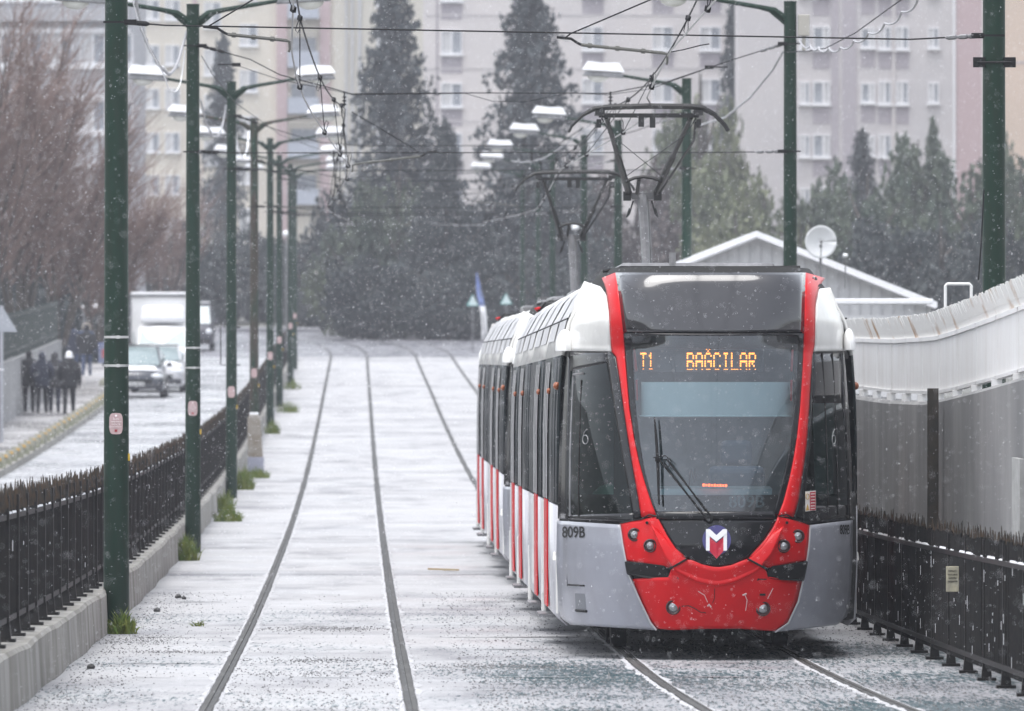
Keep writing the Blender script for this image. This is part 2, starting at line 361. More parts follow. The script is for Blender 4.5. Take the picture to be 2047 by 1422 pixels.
# ================================================================ KERB WALL on the left with its fence
POLE_S = [91, 130, 172, 208, 240, 274, 310, 345]
mb = MB(); rows = []
s = 52
while s < 372:
    dj = min(abs(s - q) for q in POLE_S)
    f = -2.10 - .012 * math.sin(s * .9) - (.03 if dj < 1.2 else 0)
    h = .41 + .008 * math.sin(s * .7) + .004 * math.sin(s * 1.9)
    rows.append([P(s, f + .02, -.02), P(s, f, h - .03), P(s, f - .025, h), P(s, f - .32, h + .005), P(s, f - .36, -.05)]); s += .8
tag(mb.grid(rows).build("kerb_wall", CONC), "low streaked concrete kerb wall carrying the black picket fence", "wall")
def picket_fence(name, s0, s1, t, base, top, label, group, spacing=.115, post_step=2.0, tf=None, rusty=True, foot=True):
    tf = tf or (lambda s: t)
    root = thing(name, P(s0, tf(s0), base), label, "fence", group); o0 = Vector(root.location)
    q = lambda s, dt, h: P(s, tf(s) + dt, h) - o0
    pk = MB(); sp = MB()
    s = s0 + .05
    while s < s1:
        hh = top + rnd.uniform(-.02, .02); dt = rnd.uniform(-.006, .006)
        pk.box(q(s, dt, (base + .10 + hh) / 2), (.016, .016, hh - base - .10), rz=.78)
        if rusty:
            k = rnd.uniform(.03, .11)
            sp.box(q(s + .03, dt + .012, hh - .05 + k / 2), (.026, .020, .10 + k), rz=rnd.random(), ry=rnd.uniform(-.15, .15), taper=.15)
        s += spacing
    nf = len(pk.f)
    if rusty: pk.add(sp.v, sp.f)
    nr = len(pk.f)
    if s0 < 150:                                 # wet snow that clings to the pickets
        for i in range(int((s1 - s0) * (1.2 if t < 0 else 3.2))):
            s = rnd.uniform(s0, s1); L = rnd.uniform(.02, .12) * rnd.random(); h = rnd.uniform(base + .2, top - .05)
            pk.box(q(s, (.016 if t < 0 else -.016), h), (.0035, .006, L))
    po = pk.build("pickets", BLACKP, root); po.data.materials.append(RUST); po.data.materials.append(SNOW)
    for pg in po.data.polygons:
        if pg.index >= nf: pg.material_index = 1 if pg.index < nr else 2
    for h in (base + .16, top - .16):
        k = max(2, int((s1 - s0) / 4)); mb = MB()
        mb.grid([[q(s0 + (s1 - s0) * i / k, a, h + b) for a, b in ((.02, -.02), (.02, .02), (-.02, .02), (-.02, -.02), (.02, -.02))] for i in range(k + 1)])
        mb.build("rail", BLACKP, root)
        sn = MB(); rr = []; s = s0
        while s < s1 and h > base + .5:
            u = max(0, math.sin(s * 2.1) + .9 * math.sin(s * 5.3) + .55); ww = .004 + .015 * min(1, u); z = h + .021 + .016 * min(1, u)
            rr.append([q(s, -ww, h + .02), q(s, -ww * .8, z), q(s, ww * .8, z), q(s, ww, h + .02)]); s += .12
        if rr: sn.grid(rr)
        if sn.v: sn.build("snow_trim", SNOW, root)
    s = s0 + .4
    while s < s1:
        mb = MB(); mb.box(q(s, .01, (base + top) / 2), (.055, .055, top - base))
        if foot: mb.box(q(s, .01, base + .012), (.15, .15, .024)).box(q(s, .01, base + .08), (.085, .085, .14), taper=.7)
        mb.build("post", BLACKP, root); s += post_step
    return root
secs = [(58, 91.1), (91.2, 130), (130.1, 172), (172.1, 208), (208.1, 240), (240.1, 274), (274.1, 310), (310.1, 344)]
names = ["first green pole and the bottom picture corner", "first and second green poles", "second and third green poles", "third and fourth green poles", "fourth and fifth green poles", "fifth and sixth green poles", "sixth and seventh green poles", "seventh and eighth green poles"]
for (a, b), nm in zip(secs, names):
    picket_fence("picket_fence", a, b, -2.27, .42, 1.50, "black picket fence between the " + nm + " of the row", "black fence sections on the kerb wall", spacing=.115 if a < 200 else .2)
picket_fence("picket_fence", 62, 112, 5.32, .0, 1.12, "black picket fence with brass spikes before the grey concrete wall", None, spacing=.125, post_step=2.2)
# small yellowed notice on the right-hand fence
root = thing("notice_plate", P(76.2, 5.24, .76), "small yellowed notice plate wired to the right picket fence", "sign", rz=HEAD)
MB().box((0, 0, 0), (.105, .012, .21)).build("plate", mat("aged plate", (.50, .46, .33), .6, c2=(.3, .28, .22), scale=12), root, bevel=.004)
for body, z in (("DİKKAT", .066), ("RAYLARA", .036), ("GİRMEK", .008), ("YASAKTIR", -.02)):
    vs, fs = text_mesh(body, .018, .002); m = MB(); m.add([(v.x, -.008 - v.z, v.y + z) for v in vs], fs); m.build("lettering", DARKM, root)
# ================================================================ green catenary poles with lamp arms
LAMPG = mat("lamp bowl glass", (.62, .62, .58), .3)
def lamp_parts(root, x, z, y, sgn, ang=.06):
    """lamp head whose inner end is at x; reaches outwards by sgn"""
    L = .78
    MB().box((x + sgn * L / 2, y, z + .03), (L, .24, .10), ry=-sgn * ang, taper=.85).build("lamp_head", STEEL, root, bevel=.015)
    MB().ell((x + sgn * (L * .62), y, z - .02 + L * .6 * ang), (.2, .10, .13), 12, 5, -90, 0).build("lamp_bowl", LAMPG, root, smooth=True)
    mb = MB(); rows = []
    for i in range(9):
        u = i / 8; hh = .165 * (1 - (2 * u - 1) ** 10) + .014 * math.sin(u * 7 + x * 9 + sgn)
        rows.append([(x + sgn * L * u, y + a * .13, z + .07 + L * u * ang + (hh if abs(a) < .9 else 0)) for a in (-1, -.8, -.3, .3, .8, 1)])
    mb.grid(rows).build("lamp_snow", SNOW, root, smooth=True)
PINK = mat("pink notice", (.50, .36, .36), .5, c2=(.42, .3, .3), scale=10)
def plaque(root, r, z, small=False):
    # vertical plaque on the side that faces down the line, with its three printed lines and a crest below
    mb = MB(); pts = []
    for k in range(24):
        a = 2 * PI * k / 24; pts.append((.066 * math.copysign(abs(math.cos(a)) ** .45, math.cos(a)), z + .105 * math.copysign(abs(math.sin(a)) ** .6, math.sin(a))))
    mb.prism(pts, 'y', -r - .006, -r - .001); o = mb.build("plaque", PINK, root)
    if small: return
    for body, dz, sz in (("İLAN", .045, .026), ("YAPIŞTIRMAK", .018, .017), ("YASAKTIR", -.008, .02)):
        vs, fs = text_mesh(body, sz, .001, .0006); m = MB(); m.add([(v.x, -r - .008, v.y + z + dz) for v in vs], fs); m.build("lettering", mat("pale print", (.85, .8, .8), .5), o)
    m = MB(); m.box((0, -r - .008, z - .032), (.11, .002, .003)).box((0, -r - .008, z + .078), (.02, .002, .02), ry=.78); m.build("printed_line", MATS["pale print"], o)
    vs, fs = text_mesh("M", .034, .001, .002); m = MB(); m.add([(v.x, -r - .009, v.y + z - .07) for v in vs], fs); m.build("printed_crest", mat("crest red", (.5, .03, .05), .5), o)
def pole(s, t, H, r0, r1, label, group, left_arm=True, right_arm=True, dirty=False, bands=True, text=False, arm_z=-.08, plq=True, sides=12):
    root = thing("catenary_pole", P(s, t, -.02), label, "pole", group, HEAD)
    m = GREENDIRTY if dirty else GREEN
    mb = MB(); k = 10
    mb.tube([(0, 0, H * i / k) for i in range(k + 1)], [r0 + (r1 - r0) * i / k for i in range(k + 1)], sides); mb.build("shaft", m, root, smooth=True)
    MB().cyl((0, 0, H), (0, 0, H + .03), r1 * 1.04, 12).build("cap", m, root)
    if bands:
        for z in (2.62, 2.90) if text else ():
            b = MB(); rr = r0 + (r1 - r0) * z / H + .003; b.cyl((0, 0, z - .012), (0, 0, z + .012), rr, 14); b.box((.02, -rr, z), (.03, .02, .032)); b.build("steel_band", mat("bright steel", (.6, .6, .6), .3, metal=.7), root)
    if plq: plaque(root, r0 * .93, 2.05 if text else 2.0, not text)
    b = MB(); b.box((r0 * .96, -.02, 1.72), (.02, .02, .07)); b.build("yellow_tag", mat("yellow tag", (.75, .48, .02), .5), root)
    for on, sg in ((left_arm, -1), (right_arm, 1)):
        if not on: continue
        a = MB(); z = H + arm_z
        a.tube([(sg * r1 * .7, 0, z - .14), (sg * .22, 0, z - .02), (sg * .45, 0, z + .03), (sg * 1.22, 0, z + .16)], [.05, .045, .034, .028], 8)
        a.prism([(sg * r1 * .8, z - .24), (sg * r1 * .8, z - .06), (sg * .34, z - .01)], 'y', -.012, .012)
        a.build("lamp_arm", m, root, smooth=True)
        lamp_parts(root, sg * 1.16, z + .15, 0, sg)
    return root
T_L = [-2.03, -1.97, -2.0, -1.98, -1.92, -1.97, -1.9, -2.0]
HL = [9.6, 7.70, 7.74, 7.7, 7.62, 7.45, 7.4, 7.4]
R0 = [.128, .112, .107, .107, .104, .104, .104, .104]
ll = ["broad green pole nearest the camera, with two steel bands and printed plaque", "green twin-lamp pole just past the nearest broad pole, clear plaque", "green twin-lamp pole third in the left row, thin bracket on its side", "grimy brownish green pole fourth in row, behind the leaning marker stone", "fifth green twin-lamp pole of the left row", "sixth green twin-lamp pole of the left row", "seventh green twin-lamp pole, fading in the snow", "last hazy green pole of the left row"]
LP = []
for i, s in enumerate(POLE_S):
    LP.append(pole(s, T_L[i], HL[i], R0[i], R0[i] * .80, ll[i], "green poles along the kerb wall", dirty=(i == 3), text=(i < 2), bands=True))
b = MB(); b.tube([(-.12, 0, 3.2), (-.2, 0, 3.2), (-.2, 0, 2.5), (-.12, 0, 2.5)], .012, 5).tube([(.1, 0, 3.2), (.16, 0, 3.2)], .012, 5).tube([(.1, 0, 2.5), (.16, 0, 2.5)], .012, 5); b.build("bracket", DARKM, LP[2])
for z in (2.62, 2.90): pass
T_R = [6.6, 6.42, 6.46, 6.2, 6.22, 6.12, 6.4, 6.5]
rl = ["broad green pole at the right edge behind the white fence", "green one-lamp pole with a grey box at its head, right of the pantograph", "green one-lamp pole seen through the nearer pantograph", "green one-lamp pole just left of the grey pantograph mast", "fifth green one-lamp pole of the right row", "sixth green one-lamp pole of the right row, hazy", "seventh green one-lamp pole of the right row, hazy", "last pale green pole of the right row"]
RP = []
for i, s in enumerate(POLE_S):
    RP.append(pole(s, T_R[i], [9.6, 7.74, 7.8, 7.66, 7.7, 7.6, 7.5, 7.4][i], [.12, .105, .105, .105, .1, .1, .1, .1][i], [.105, .088, .088, .088, .085, .085, .085, .085][i], rl[i], "green poles behind the right-hand wall", right_arm=False, plq=False, dirty=False))
b = MB(); b.box((.19, 0, 7.43), (.16, .16, .30)).box((.19, 0, 7.2), (.05, .05, .25)); b.build("junction_box", mat("box grey", (.42, .40, .36), .6), RP[1], bevel=.01)
b = MB(); b.box((-.15, -.06, 5.60), (.12, .02, .1)).box((.15, -.06, 5.60), (.12, .02, .1)).tube([(-.17, -.11, 5.6), (.17, -.11, 5.6)], .012, 6); b.build("clamp", DARKM, RP[0])
# ================================================================ concrete wall and white fence on the right
TW = 5.72
def wall_h(s): return lerp_table([(50, 2.75), (60, 2.62), (75, 2.42), (80, 2.34), (85, 2.27), (88, 2.24), (95, 2.26), (101, 2.30), (125, 2.4)], s)
mb = MB(); rows = []
for s in [50 + i * 1.0 for i in range(80)]:
    h = wall_h(s)
    rows.append([P(s, TW, -.1), P(s, TW, .8), P(s, TW, 1.6), P(s, TW, h - .03), P(s, TW + .03, h), P(s, TW + .28, h), P(s, TW + .30, -.1)])
tag(mb.grid(rows).build("concrete_wall", WALLC), "tall streaked grey concrete wall behind the right picket fence", "wall")
o = tag(sheet("yard", TW + .3, 40, 1.3, M_LAND, 40, 330, 3, 8), kind="structure")
root = thing("steel_post", P(84.9, 5.62, 0), "rusty dark steel post standing against the concrete wall", "post", rz=HEAD)
MB().box((0, -.03, 1.18), (.10, .012, 2.36)).box((0, .03, 1.18), (.10, .012, 2.36)).box((0, 0, 1.18), (.012, .05, 2.36)).build("beam", mat("brown steel", (.045, .035, .025), .7, c2=(.02, .02, .018), scale=6), root)
root = thing("pale_board", P(74.5, 5.66, 1.1), "pale board leaning against the wall at right edge", "board", rz=HEAD + PI / 2)
MB().box((0, 0, .35), (.9, .04, .62)).build("board", mat("pale board", (.4, .4, .39), .7, c2=(.3, .3, .29), scale=5), root)
WHITEF = mat("white fence paint", (.84, .84, .84), .45, c2=(.76, .75, .74), scale=3, stretch=(1, 1, .3))
WSPIKE = mat("white spikes with rust", (.76, .75, .73), .5, c2=(.40, .24, .13), scale=1.3, lo=.56, hi=.72)
root = thing("security_fence", P(90, TW + .14, 2.3), "white slatted security fence with inward leaning spikes on the wall", "fence"); o0 = Vector(root.location)
q = lambda s, dt, h: P(s, TW + .14 + dt, wall_h(s) + h) - o0
s = 66.5; PS = []
while s < 122: PS.append(s); s += 2.62
for i, s in enumerate(PS):
    mb = MB(); mb.box(q(s, 0, .31), (.05, .05, .62)).box(q(s, -.03, .035), (.07, .12, .07)); mb.build("post", WHITEF, root)
    if i + 1 == len(PS): break
    e = PS[i + 1]; r4 = lambda dt, h: [q(s + .03 + (e - s - .06) * j / 4, dt, h) for j in range(5)]
    mb = MB(); mb.grid([r4(.0, .09), r4(.0, .60)]); u = s + .1
    while u < e - .05:
        p = q(u, -.010, .345); mb.box(p, (.016, .06, .50)); u += .098
    mb.build("panel", WHITEF, root)
    mb = MB()
    for dt, z0, z1 in ((-.03, .585, .625), (-.03, .075, .105)): mb.grid([r4(dt, z0), r4(dt, z1), r4(.03, z1), r4(.03, z0), r4(dt, z0)])
    mb.build("rail", WHITEF, root)
    mb = MB(); u = s
    while u < e:
        mb.tube([q(u, .0, .62), q(u, -.09, .84 + rnd.uniform(-.012, .012))], [.012, .008], 4); u += .108
    mb.grid([[q(s, -.03, .68), q(s, -.035, .695)], [q(e, -.03, .68), q(e, -.035, .695)]]); mb.build("spike_lattice", WSPIKE, root)
root = thing("pipe_rail", at(1912, 590, 100), "small white bent pipe behind the spiked fence", "pipe")
MB().tube([(-.12, 0, -.6), (-.12, 0, .10), (-.10, 0, .12), (.14, 0, .12), (.16, 0, .10), (.16, 0, -.6)], .018, 6).build("pipe", WHITEF, root)
# leaning marker stone by the fourth pole
root = thing("marker_stone", P(197, -1.80, 0), "leaning brownish concrete marker stone beside the fourth pole", "stone", rz=HEAD)
MB().prism([(-.17, 0), (.16, 0), (.13, .34), (.07, 1.16), (.02, 1.22), (-.15, 1.22), (-.20, 1.15), (-.19, .36)], 'y', -.14, .14).build("shaft", mat("mossy concrete", (.20, .165, .125), .85, c2=(.33, .31, .28), scale=4), root, bevel=.02)
MB().box((-.02, 0, .16), (.345, .30, .32)).build("painted_foot", mat("bluish paint", (.30, .31, .38), .7), root, bevel=.01)
MB().box((-.06, 0, 1.24), (.2, .22, .05)).build("snow", SNOW, root, bevel=.015)
# grass at the pole feet
GRASSM = mat("winter grass", (.075, .14, .015), .6, c2=(.17, .19, .03), scale=9)
def tuft(s, t, label, n=160, r=.25, h=.16):
    mb = MB(); rr = random.Random(int(s * 10))
    for i in range(n):
        a = rr.uniform(0, 6.28); d = r * rr.random() ** .6; x, y = d * math.cos(a), d * math.sin(a) * 1.6
        hh = h * rr.uniform(.4, 1.2) * (1 - .5 * d / r); L = rr.uniform(-.08, .08); w_ = rr.uniform(.004, .010); a2 = rr.uniform(0, 3.14)
        dx, dy = w_ * math.cos(a2), w_ * math.sin(a2)
        mb.add([(x - dx, y - dy, 0), (x + dx, y + dy, 0), (x + L * .5 + dx, y + dy, hh * .7), (x + L * .5 - dx, y - dy, hh * .7), (x + L * 1.3, y, hh)], [(0, 1, 2, 3), (3, 2, 4)])
    o = mb.build("grass_tuft", GRASSM, fix=False); o.location = P(s, t, 0)
    return tag(o, label, "grass", "grass tufts at the wall foot")
for a in [(89.4, -1.93, "bright green grass tuft at the foot of the nearest pole", 260, .14, .24), (125, -1.97, "green grass tuft before the second pole's foot", 300, .17, .40), (153, -1.80, "green grass clump before the third pole", 330, .24, .28), (160, -1.95, "ragged grass tuft close by the third pole's foot", 260, .18, .42), (180, -1.88, "grass clump between the third pole and the marker stone", 320, .22, .5), (191, -1.72, "grass patch at the foot of the leaning marker stone", 240, .25, .26), (238, -1.85, "small grass tuft at the fifth pole's foot", 160, .2, .42), (266, -1.65, "grass tuft by the sixth pole's foot", 200, .34, .4), (302, -1.78, "faint grass tuft by the seventh pole's foot", 150, .3, .4), (92.5, -1.25, "tiny sprig of weeds in slush right of the nearest pole", 30, .07, .07)]:
    tuft(*a)
# ================================================================ TRAM
NOSE = 79.5; SL = -.0095; G0 = G(NOSE); TC = 3.43
LZ, EXPN = 2.45, 2.3
def half_w(z): return lerp_table([(0, 1.28), (.3, 1.305), (.8, 1.325), (1.4, 1.325), (2.2, 1.31), (2.64, 1.285), (2.93, 1.225), (3.19, 1.10), (3.39, .95), (3.5, .8)], z)
def dep(x, z):
    a = min(.988, abs(x) / half_w(z))
    a = a ** (1 + 1.3 * min(1, max(0, (z - 2.7) / .5)))
    d = LZ * (1 - (1 - a ** EXPN) ** (1 / EXPN))
    if z > 1.0:
        k = z - 1.0; d += .15 * k + .065 * k * k
    else: d += .26 * (1.0 - z) ** 1.7
    if z > 3.25: d += 3.6 * (z - 3.25) ** 2
    return d
def loc(px, py, off=0.0):
    """point of the cab surface seen at a pixel of the photograph, in the tram's own coordinates"""
    y = .5
    for _ in range(40):
        s = NOSE + y; x = (px - CXP) * s / FPX - (TC - .34) + .01671 * s; z = (HZ - py) * s / FPX - (G0 + SL * y)
        y += .45 * (dep(x, z) - y)
    return Vector((x, y + off, z))
def patch(A, B, n=24, m=16, off=0.0):
    A = resample([(a[0], a[1], 0) for a in A], n); B = resample([(b[0], b[1], 0) for b in B], n)
    return [[loc(*(a.lerp(b, j / (m - 1)))[:2], off) for j in range(m)] for a, b in zip(A, B)]
tram = thing("tram", P(NOSE, TC, 0), "red, white and grey tram facing the camera, its nose closest to us", "tram", None)
tram.rotation_euler = (math.atan(SL), 0, HEAD)
def part(mb, name, m, smooth=True, bevel=0, solid=.012, parent=None):
    o = mb.build(name, m, parent or tram, smooth=smooth, bevel=bevel, solid=solid); me = o.data
    ny = sum(p.normal.y * p.area for p in me.polygons); nx = sum(p.normal.x * p.area * (1 if p.center.x > 0 else -1) for p in me.polygons); nz = sum(p.normal.z * p.area for p in me.polygons); A = sum(p.area for p in me.polygons)
    k = max((ny, nx, nz), key=abs)                # open sheets: make every face look outwards
    if abs(k) > .12 * A and ((k is ny and ny > 0) or (k is nx and nx < 0) or (k is nz and nz < 0)): me.flip_normals()
    return o
# traced outlines (photo pixels)
INL = [(1230, 545), (1237, 588), (1245.7, 663), (1252, 746), (1258, 816), (1267, 873), (1277, 922), (1289, 965), (1302, 1005), (1312, 1030), (1329, 1066), (1347, 1093), (1375, 1116), (1405, 1129), (1432, 1133.5)]
INR = [(1611, 545), (1609.6, 588), (1608, 663), (1605, 740), (1600, 816), (1594, 873), (1586, 922), (1578, 960), (1566, 1005), (1556, 1030), (1545, 1055), (1525, 1083), (1492, 1116), (1462, 1129), (1432, 1133.5)]
OUL = [(1203, 556), (1211, 575), (1217, 620), (1220, 670), (1222, 703), (1231, 712), (1239, 760), (1247, 820), (1256, 880), (1266, 940), (1275, 990), (1282, 1034)]
OUR = [(1650, 556), (1638, 573), (1631, 605), (1629, 697), (1625, 704), (1622, 746), (1618, 816), (1613, 887), (1606, 940), (1597, 999), (1587, 1034)]
def cut(pl, y0, y1):
    out = []
    for (a, b), (c, d) in zip(pl, pl[1:]):
        f = lambda y: (a + (c - a) * (y - b) / (d - b), y)
        if b < y0 <= d: out.append(f(y0))
        if y0 <= b <= y1: out.append((a, b))
        if b < y1 < d: out.append(f(y1))
    if y0 <= pl[-1][1] <= y1: out.append(pl[-1])
    res = []
    for p in out:
        if not res or abs(p[1] - res[-1][1]) > .3 or abs(p[0] - res[-1][0]) > .3: res.append(p)
    return res
# dark shell just behind everything
mb = MB(); rows = []
for i in range(40):
    z = .32 + (3.40 - .32) * i / 39; wv = half_w(z)
    rows.append([(wv * .985 * math.sin(PI / 2 * (-1 + 2 * j / 60)) , dep(wv * .985 * math.sin(PI / 2 * (-1 + 2 * j / 60)), z) + .06, z) for j in range(61)])
keep = [(i, j) for i in range(39) for j in range(60)]
sh = MB(); sh.grid(rows)
# leave the windscreen and side windows open in the shell
def in_open(c):
    x, y, z = c
    if 1.42 < z < 2.66 and abs(x) < .70: return True
    if 1.42 < z < 2.60 and .86 < abs(x) < 1.30: return True
    return False
sh.f = [f for f in sh.f if not in_open([sum(sh.v[k][q] for k in f) / 4 for q in range(3)])]
part(sh, "cab_frame", GASKET, solid=.02)
# --- black upper cowl, windscreen with its dark border, lower apron with the emblem
mb = MB(); mb.grid(patch(cut(INL, 545, 664), cut(INR, 545, 664), 22, 30)); part(mb, "upper_cowl", COWL)
GL = [(1262, 670), (1264, 700), (1267, 760), (1272, 830), (1279, 885), (1287, 935), (1297, 975), (1308, 1010), (1314, 1024)]
GR = [(1597, 670), (1596, 700), (1594, 760), (1588, 830), (1582, 880), (1573, 930), (1561, 975), (1552, 1010), (1545, 1024)]
ws = part(MB().grid(patch(GL, GR, 26, 30, .002)), "windscreen", GLASS_FRONT, solid=0)
mb = MB(); mb.grid(patch(cut(INL, 667, 1030), [(1262, 667)] + GL[1:-1] + [(1314, 1030)], 26, 5)); mb.grid(patch([(1597, 667)] + GR[1:-1] + [(1545, 1030)], cut(INR, 667, 1030), 26, 5))
mb.grid(patch([(1262, 667), (1262, 671)], [(1597, 667), (1597, 671)], 2, 24)); mb.grid(patch([(1314, 1023), (1313, 1038)], [(1545, 1023), (1552, 1038)], 3, 24))
part(mb, "windscreen_border", TR_BLACK)
mb = MB(); mb.grid(patch([(1313, 1038)] + cut(INL, 1040, 1133)[1:] , [(1553, 1038)] + cut(INR, 1040, 1133)[1:], 22, 26)); part(mb, "front_apron", TR_BLACK)
# --- red mask
for OU, IN in ((OUL, INL), (OUR, INR)):
    # crest stands a little proud along the middle
    rows = patch(OU, cut(IN, 545, 1031), 40, 7)
    for r in rows:
        for j, p in enumerate(r): p.y -= .018 * math.sin(PI * j / 6)
    part(MB().grid(rows), "red_arm", TR_RED, solid=.03)
PODL = [[(1239.5, 1047), (1246, 1090), (1252, 1122)], [(1284, 1040), (1290, 1085), (1296, 1129)], [(1313, 1034), (1330, 1068), (1350, 1097), (1370, 1113), (1334, 1136)]]
def pod(a, b, c):
    rows = patch(a, c, 18, 14)
    for r in rows:
        for p in r: p.y -= .012
    return MB().grid(rows)
part(pod([(1239.5, 1047), (1246, 1090), (1252, 1121)], None, [(1313, 1033), (1331, 1068), (1349, 1096), (1369, 1114), (1335, 1136)]), "headlight_housing", TR_RED, solid=.03)
part(pod([(1619.5, 1048), (1616, 1090), (1613, 1121)], None, [(1557, 1033), (1544, 1060), (1525, 1086), (1500, 1113), (1535, 1136)]), "headlight_housing", TR_RED, solid=.03)
# lower red nose: top edge follows the apron and the pods
TOPE = [(1262, 1158), (1300, 1156), (1342, 1154), (1337, 1140), (1373, 1118), (1405, 1131), (1432, 1136), (1462, 1131), (1494, 1118), (1533, 1139), (1530, 1152), (1570, 1160), (1605, 1161)]
BOTE = [(1313, 1256), (1345, 1259), (1400, 1257), (1432, 1257), (1480, 1257), (1530, 1261), (1548, 1262)]
SIDL = [(1264, 1158), (1281, 1202), (1297, 1238), (1313, 1257)]; SIDR = [(1605, 1161), (1595, 1202), (1575, 1245), (1549, 1262)]
n = 34; T_ = resample([(a, b, 0) for a, b in TOPE], n); B_ = resample([(a, b, 0) for a, b in BOTE], n); L_ = resample([(a, b, 0) for a, b in SIDL], 16); R_ = resample([(a, b, 0) for a, b in SIDR], 16)
rows = []
for i in range(16):
    v = i / 15; r = []
    for j in range(n):
        u = j / (n - 1)
        p = (1 - v) * T_[j] + v * B_[j] + (1 - u) * L_[i] + u * R_[i] - ((1 - u) * (1 - v) * T_[0] + u * (1 - v) * T_[-1] + (1 - u) * v * B_[0] + u * v * B_[-1])
        q = loc(p.x, p.y); q.y -= .058 * (1 - v) ** .6 * (1 - (2 * u - 1) ** 6); r.append(q)
    rows.append(r)
part(MB().grid(rows), "bumper_skin", TR_RED, solid=.03)
# raised paler crest where light catches the lip below the apron
mb = MB(); rows = []
A_ = [(1330, 1074), (1352, 1101), (1376, 1120), (1405, 1132), (1432, 1137), (1462, 1132), (1492, 1120), (1522, 1093), (1543, 1066)]
B2 = [(1302, 1050), (1326, 1110), (1352, 1144), (1392, 1164), (1432, 1172), (1470, 1164), (1512, 1144), (1544, 1106), (1566, 1052)]
a = resample([(x, y, 0) for x, y in A_], 40); b = resample([(x, y, 0) for x, y in B2], 40)
for u, v in zip(a, b):
    r = []
    for j in range(7):
        q = u.lerp(v, j / 6); k = loc(q.x, q.y); k.y -= .004 + .062 * (j / 6) ** .85; r.append(k)
    rows.append(r)
part(MB().grid(rows), "red_lip", TR_RED, solid=.03)
# joint lines of the mask
def seam(pts, name="seam", w=.006, off=-.045):
    part(MB().tube([loc(x, y, off) for x, y in pts], w, 5), name, GASKET, solid=0)
seam([(1240, 1046), (1282, 1038), (1298, 1029), (1313, 1032)], off=-.02); seam([(1619, 1049), (1588, 1038), (1573, 1029), (1557, 1032)], off=-.02)
seam([(1373, 1117), (1352, 1129), (1337, 1138)], w=.009, off=-.062); seam([(1494, 1117), (1514, 1128), (1534, 1139)], w=.009, off=-.062)
# bumper pads
for pl in ([(1248, 1122), (1290, 1126), (1329, 1131), (1337, 1145), (1341, 1156), (1337, 1160), (1295, 1156), (1253, 1149)], [(1615, 1122), (1580, 1127), (1543, 1132), (1537, 1140), (1532, 1149), (1533, 1158), (1570, 1160), (1607, 1162)]):
    fr = [loc(x, y, -.055) for x, y in pl]; bk = [loc(x, y, .03) for x, y in pl]; n = len(pl)
    mb = MB(); mb.add(fr + bk, [tuple(range(n)), tuple(range(n, 2 * n))[::-1]] + [(i, (i + 1) % n, n + (i + 1) % n, n + i) for i in range(n)])
    part(mb, "bumper_pad", RUBBER, smooth=False, bevel=.012, solid=0)
# headlights: bezel, lens, each on its own
LENS = mat("headlamp lens", (.30, .30, .31), .08, metal=.6, coat=.8); CHROME = mat("lamp chrome", (.5, .5, .52), .15, metal=1)
def headlight(px, py, rpx, off=-.02):
    c = loc(px, py, off); r = rpx * .0043
    b = MB(); k = 22
    rings = [(r * 1.45, .0), (r * 1.25, -.012), (r * 1.02, -.002), (r * .98, .03)]
    b.grid([[(c.x + rr * math.cos(2 * PI * i / k), c.y + yy, c.z + rr * math.sin(2 * PI * i / k)) for i in range(k + 1)] for rr, yy in rings])
    o = part(b, "headlight", mat("lamp surround", (.035, .006, .007), .35), solid=0)
    l = MB(); l.grid([[(c.x + r * f * math.cos(2 * PI * i / k), c.y + .012 - .022 * math.sqrt(max(0, 1 - f * f)), c.z + r * f * math.sin(2 * PI * i / k)) for i in range(k + 1)] for f in (.02, .35, .6, .8, .93, 1)])
    l.build("lens", LENS, o, smooth=True)
    z = MB(); z.ell((c.x, c.y + .0, c.z), (r * .42, .012, r * .42), 12, 5); z.build("bulb", CHROME, o, smooth=True)
for a in ((1268, 1069, 9.5), (1299.5, 1091, 9.5), (1595, 1072, 9.5), (1566.5, 1092, 9.5)): headlight(*a, off=-.035)
headlight(1345.5, 1214, 10.5, -.045); headlight(1525, 1217, 10.5, -.045)
mb = MB()
for x, y in ((1293, 1045), (1573, 1045), (1356, 1155), (1514, 1158)): c = loc(x, y, -.05); mb.cyl(c, c + Vector((0, .05, 0)), .013, 10)
c = loc(1524, 1189, -.05); mb.box(c, (.05, .02, .018)); mb.tube([loc(1514, 1158, -.05), loc(1532, 1158, -.05)], .006, 5)
part(mb, "bumper_fittings", DARKM, solid=0)
# scrapes and a crack in the red paint
def scratch(pts, m, w, off=-.042): part(MB().tube([loc(x, y, off - .012) for x, y in pts], w, 4), "paint_scratch", m, solid=0)
CH = mat("chipped paint", (.6, .45, .45), .6)
scratch([(1362, 1212), (1376, 1211), (1388, 1216), (1400, 1224), (1411, 1225)], GASKET, .004); scratch([(1395, 1182), (1408, 1190), (1414, 1204)], CH, .003); scratch([(1428, 1177), (1428, 1195), (1424, 1206)], GASKET, .003)
scratch([(1489, 1190), (1493, 1200), (1490, 1221)], CH, .004); scratch([(1545, 1176), (1534, 1197)], CH, .003); scratch([(1414, 1212), (1417, 1208), (1421, 1214)], CH, .008); scratch([(1484, 1190), (1492, 1187)], CH, .007)
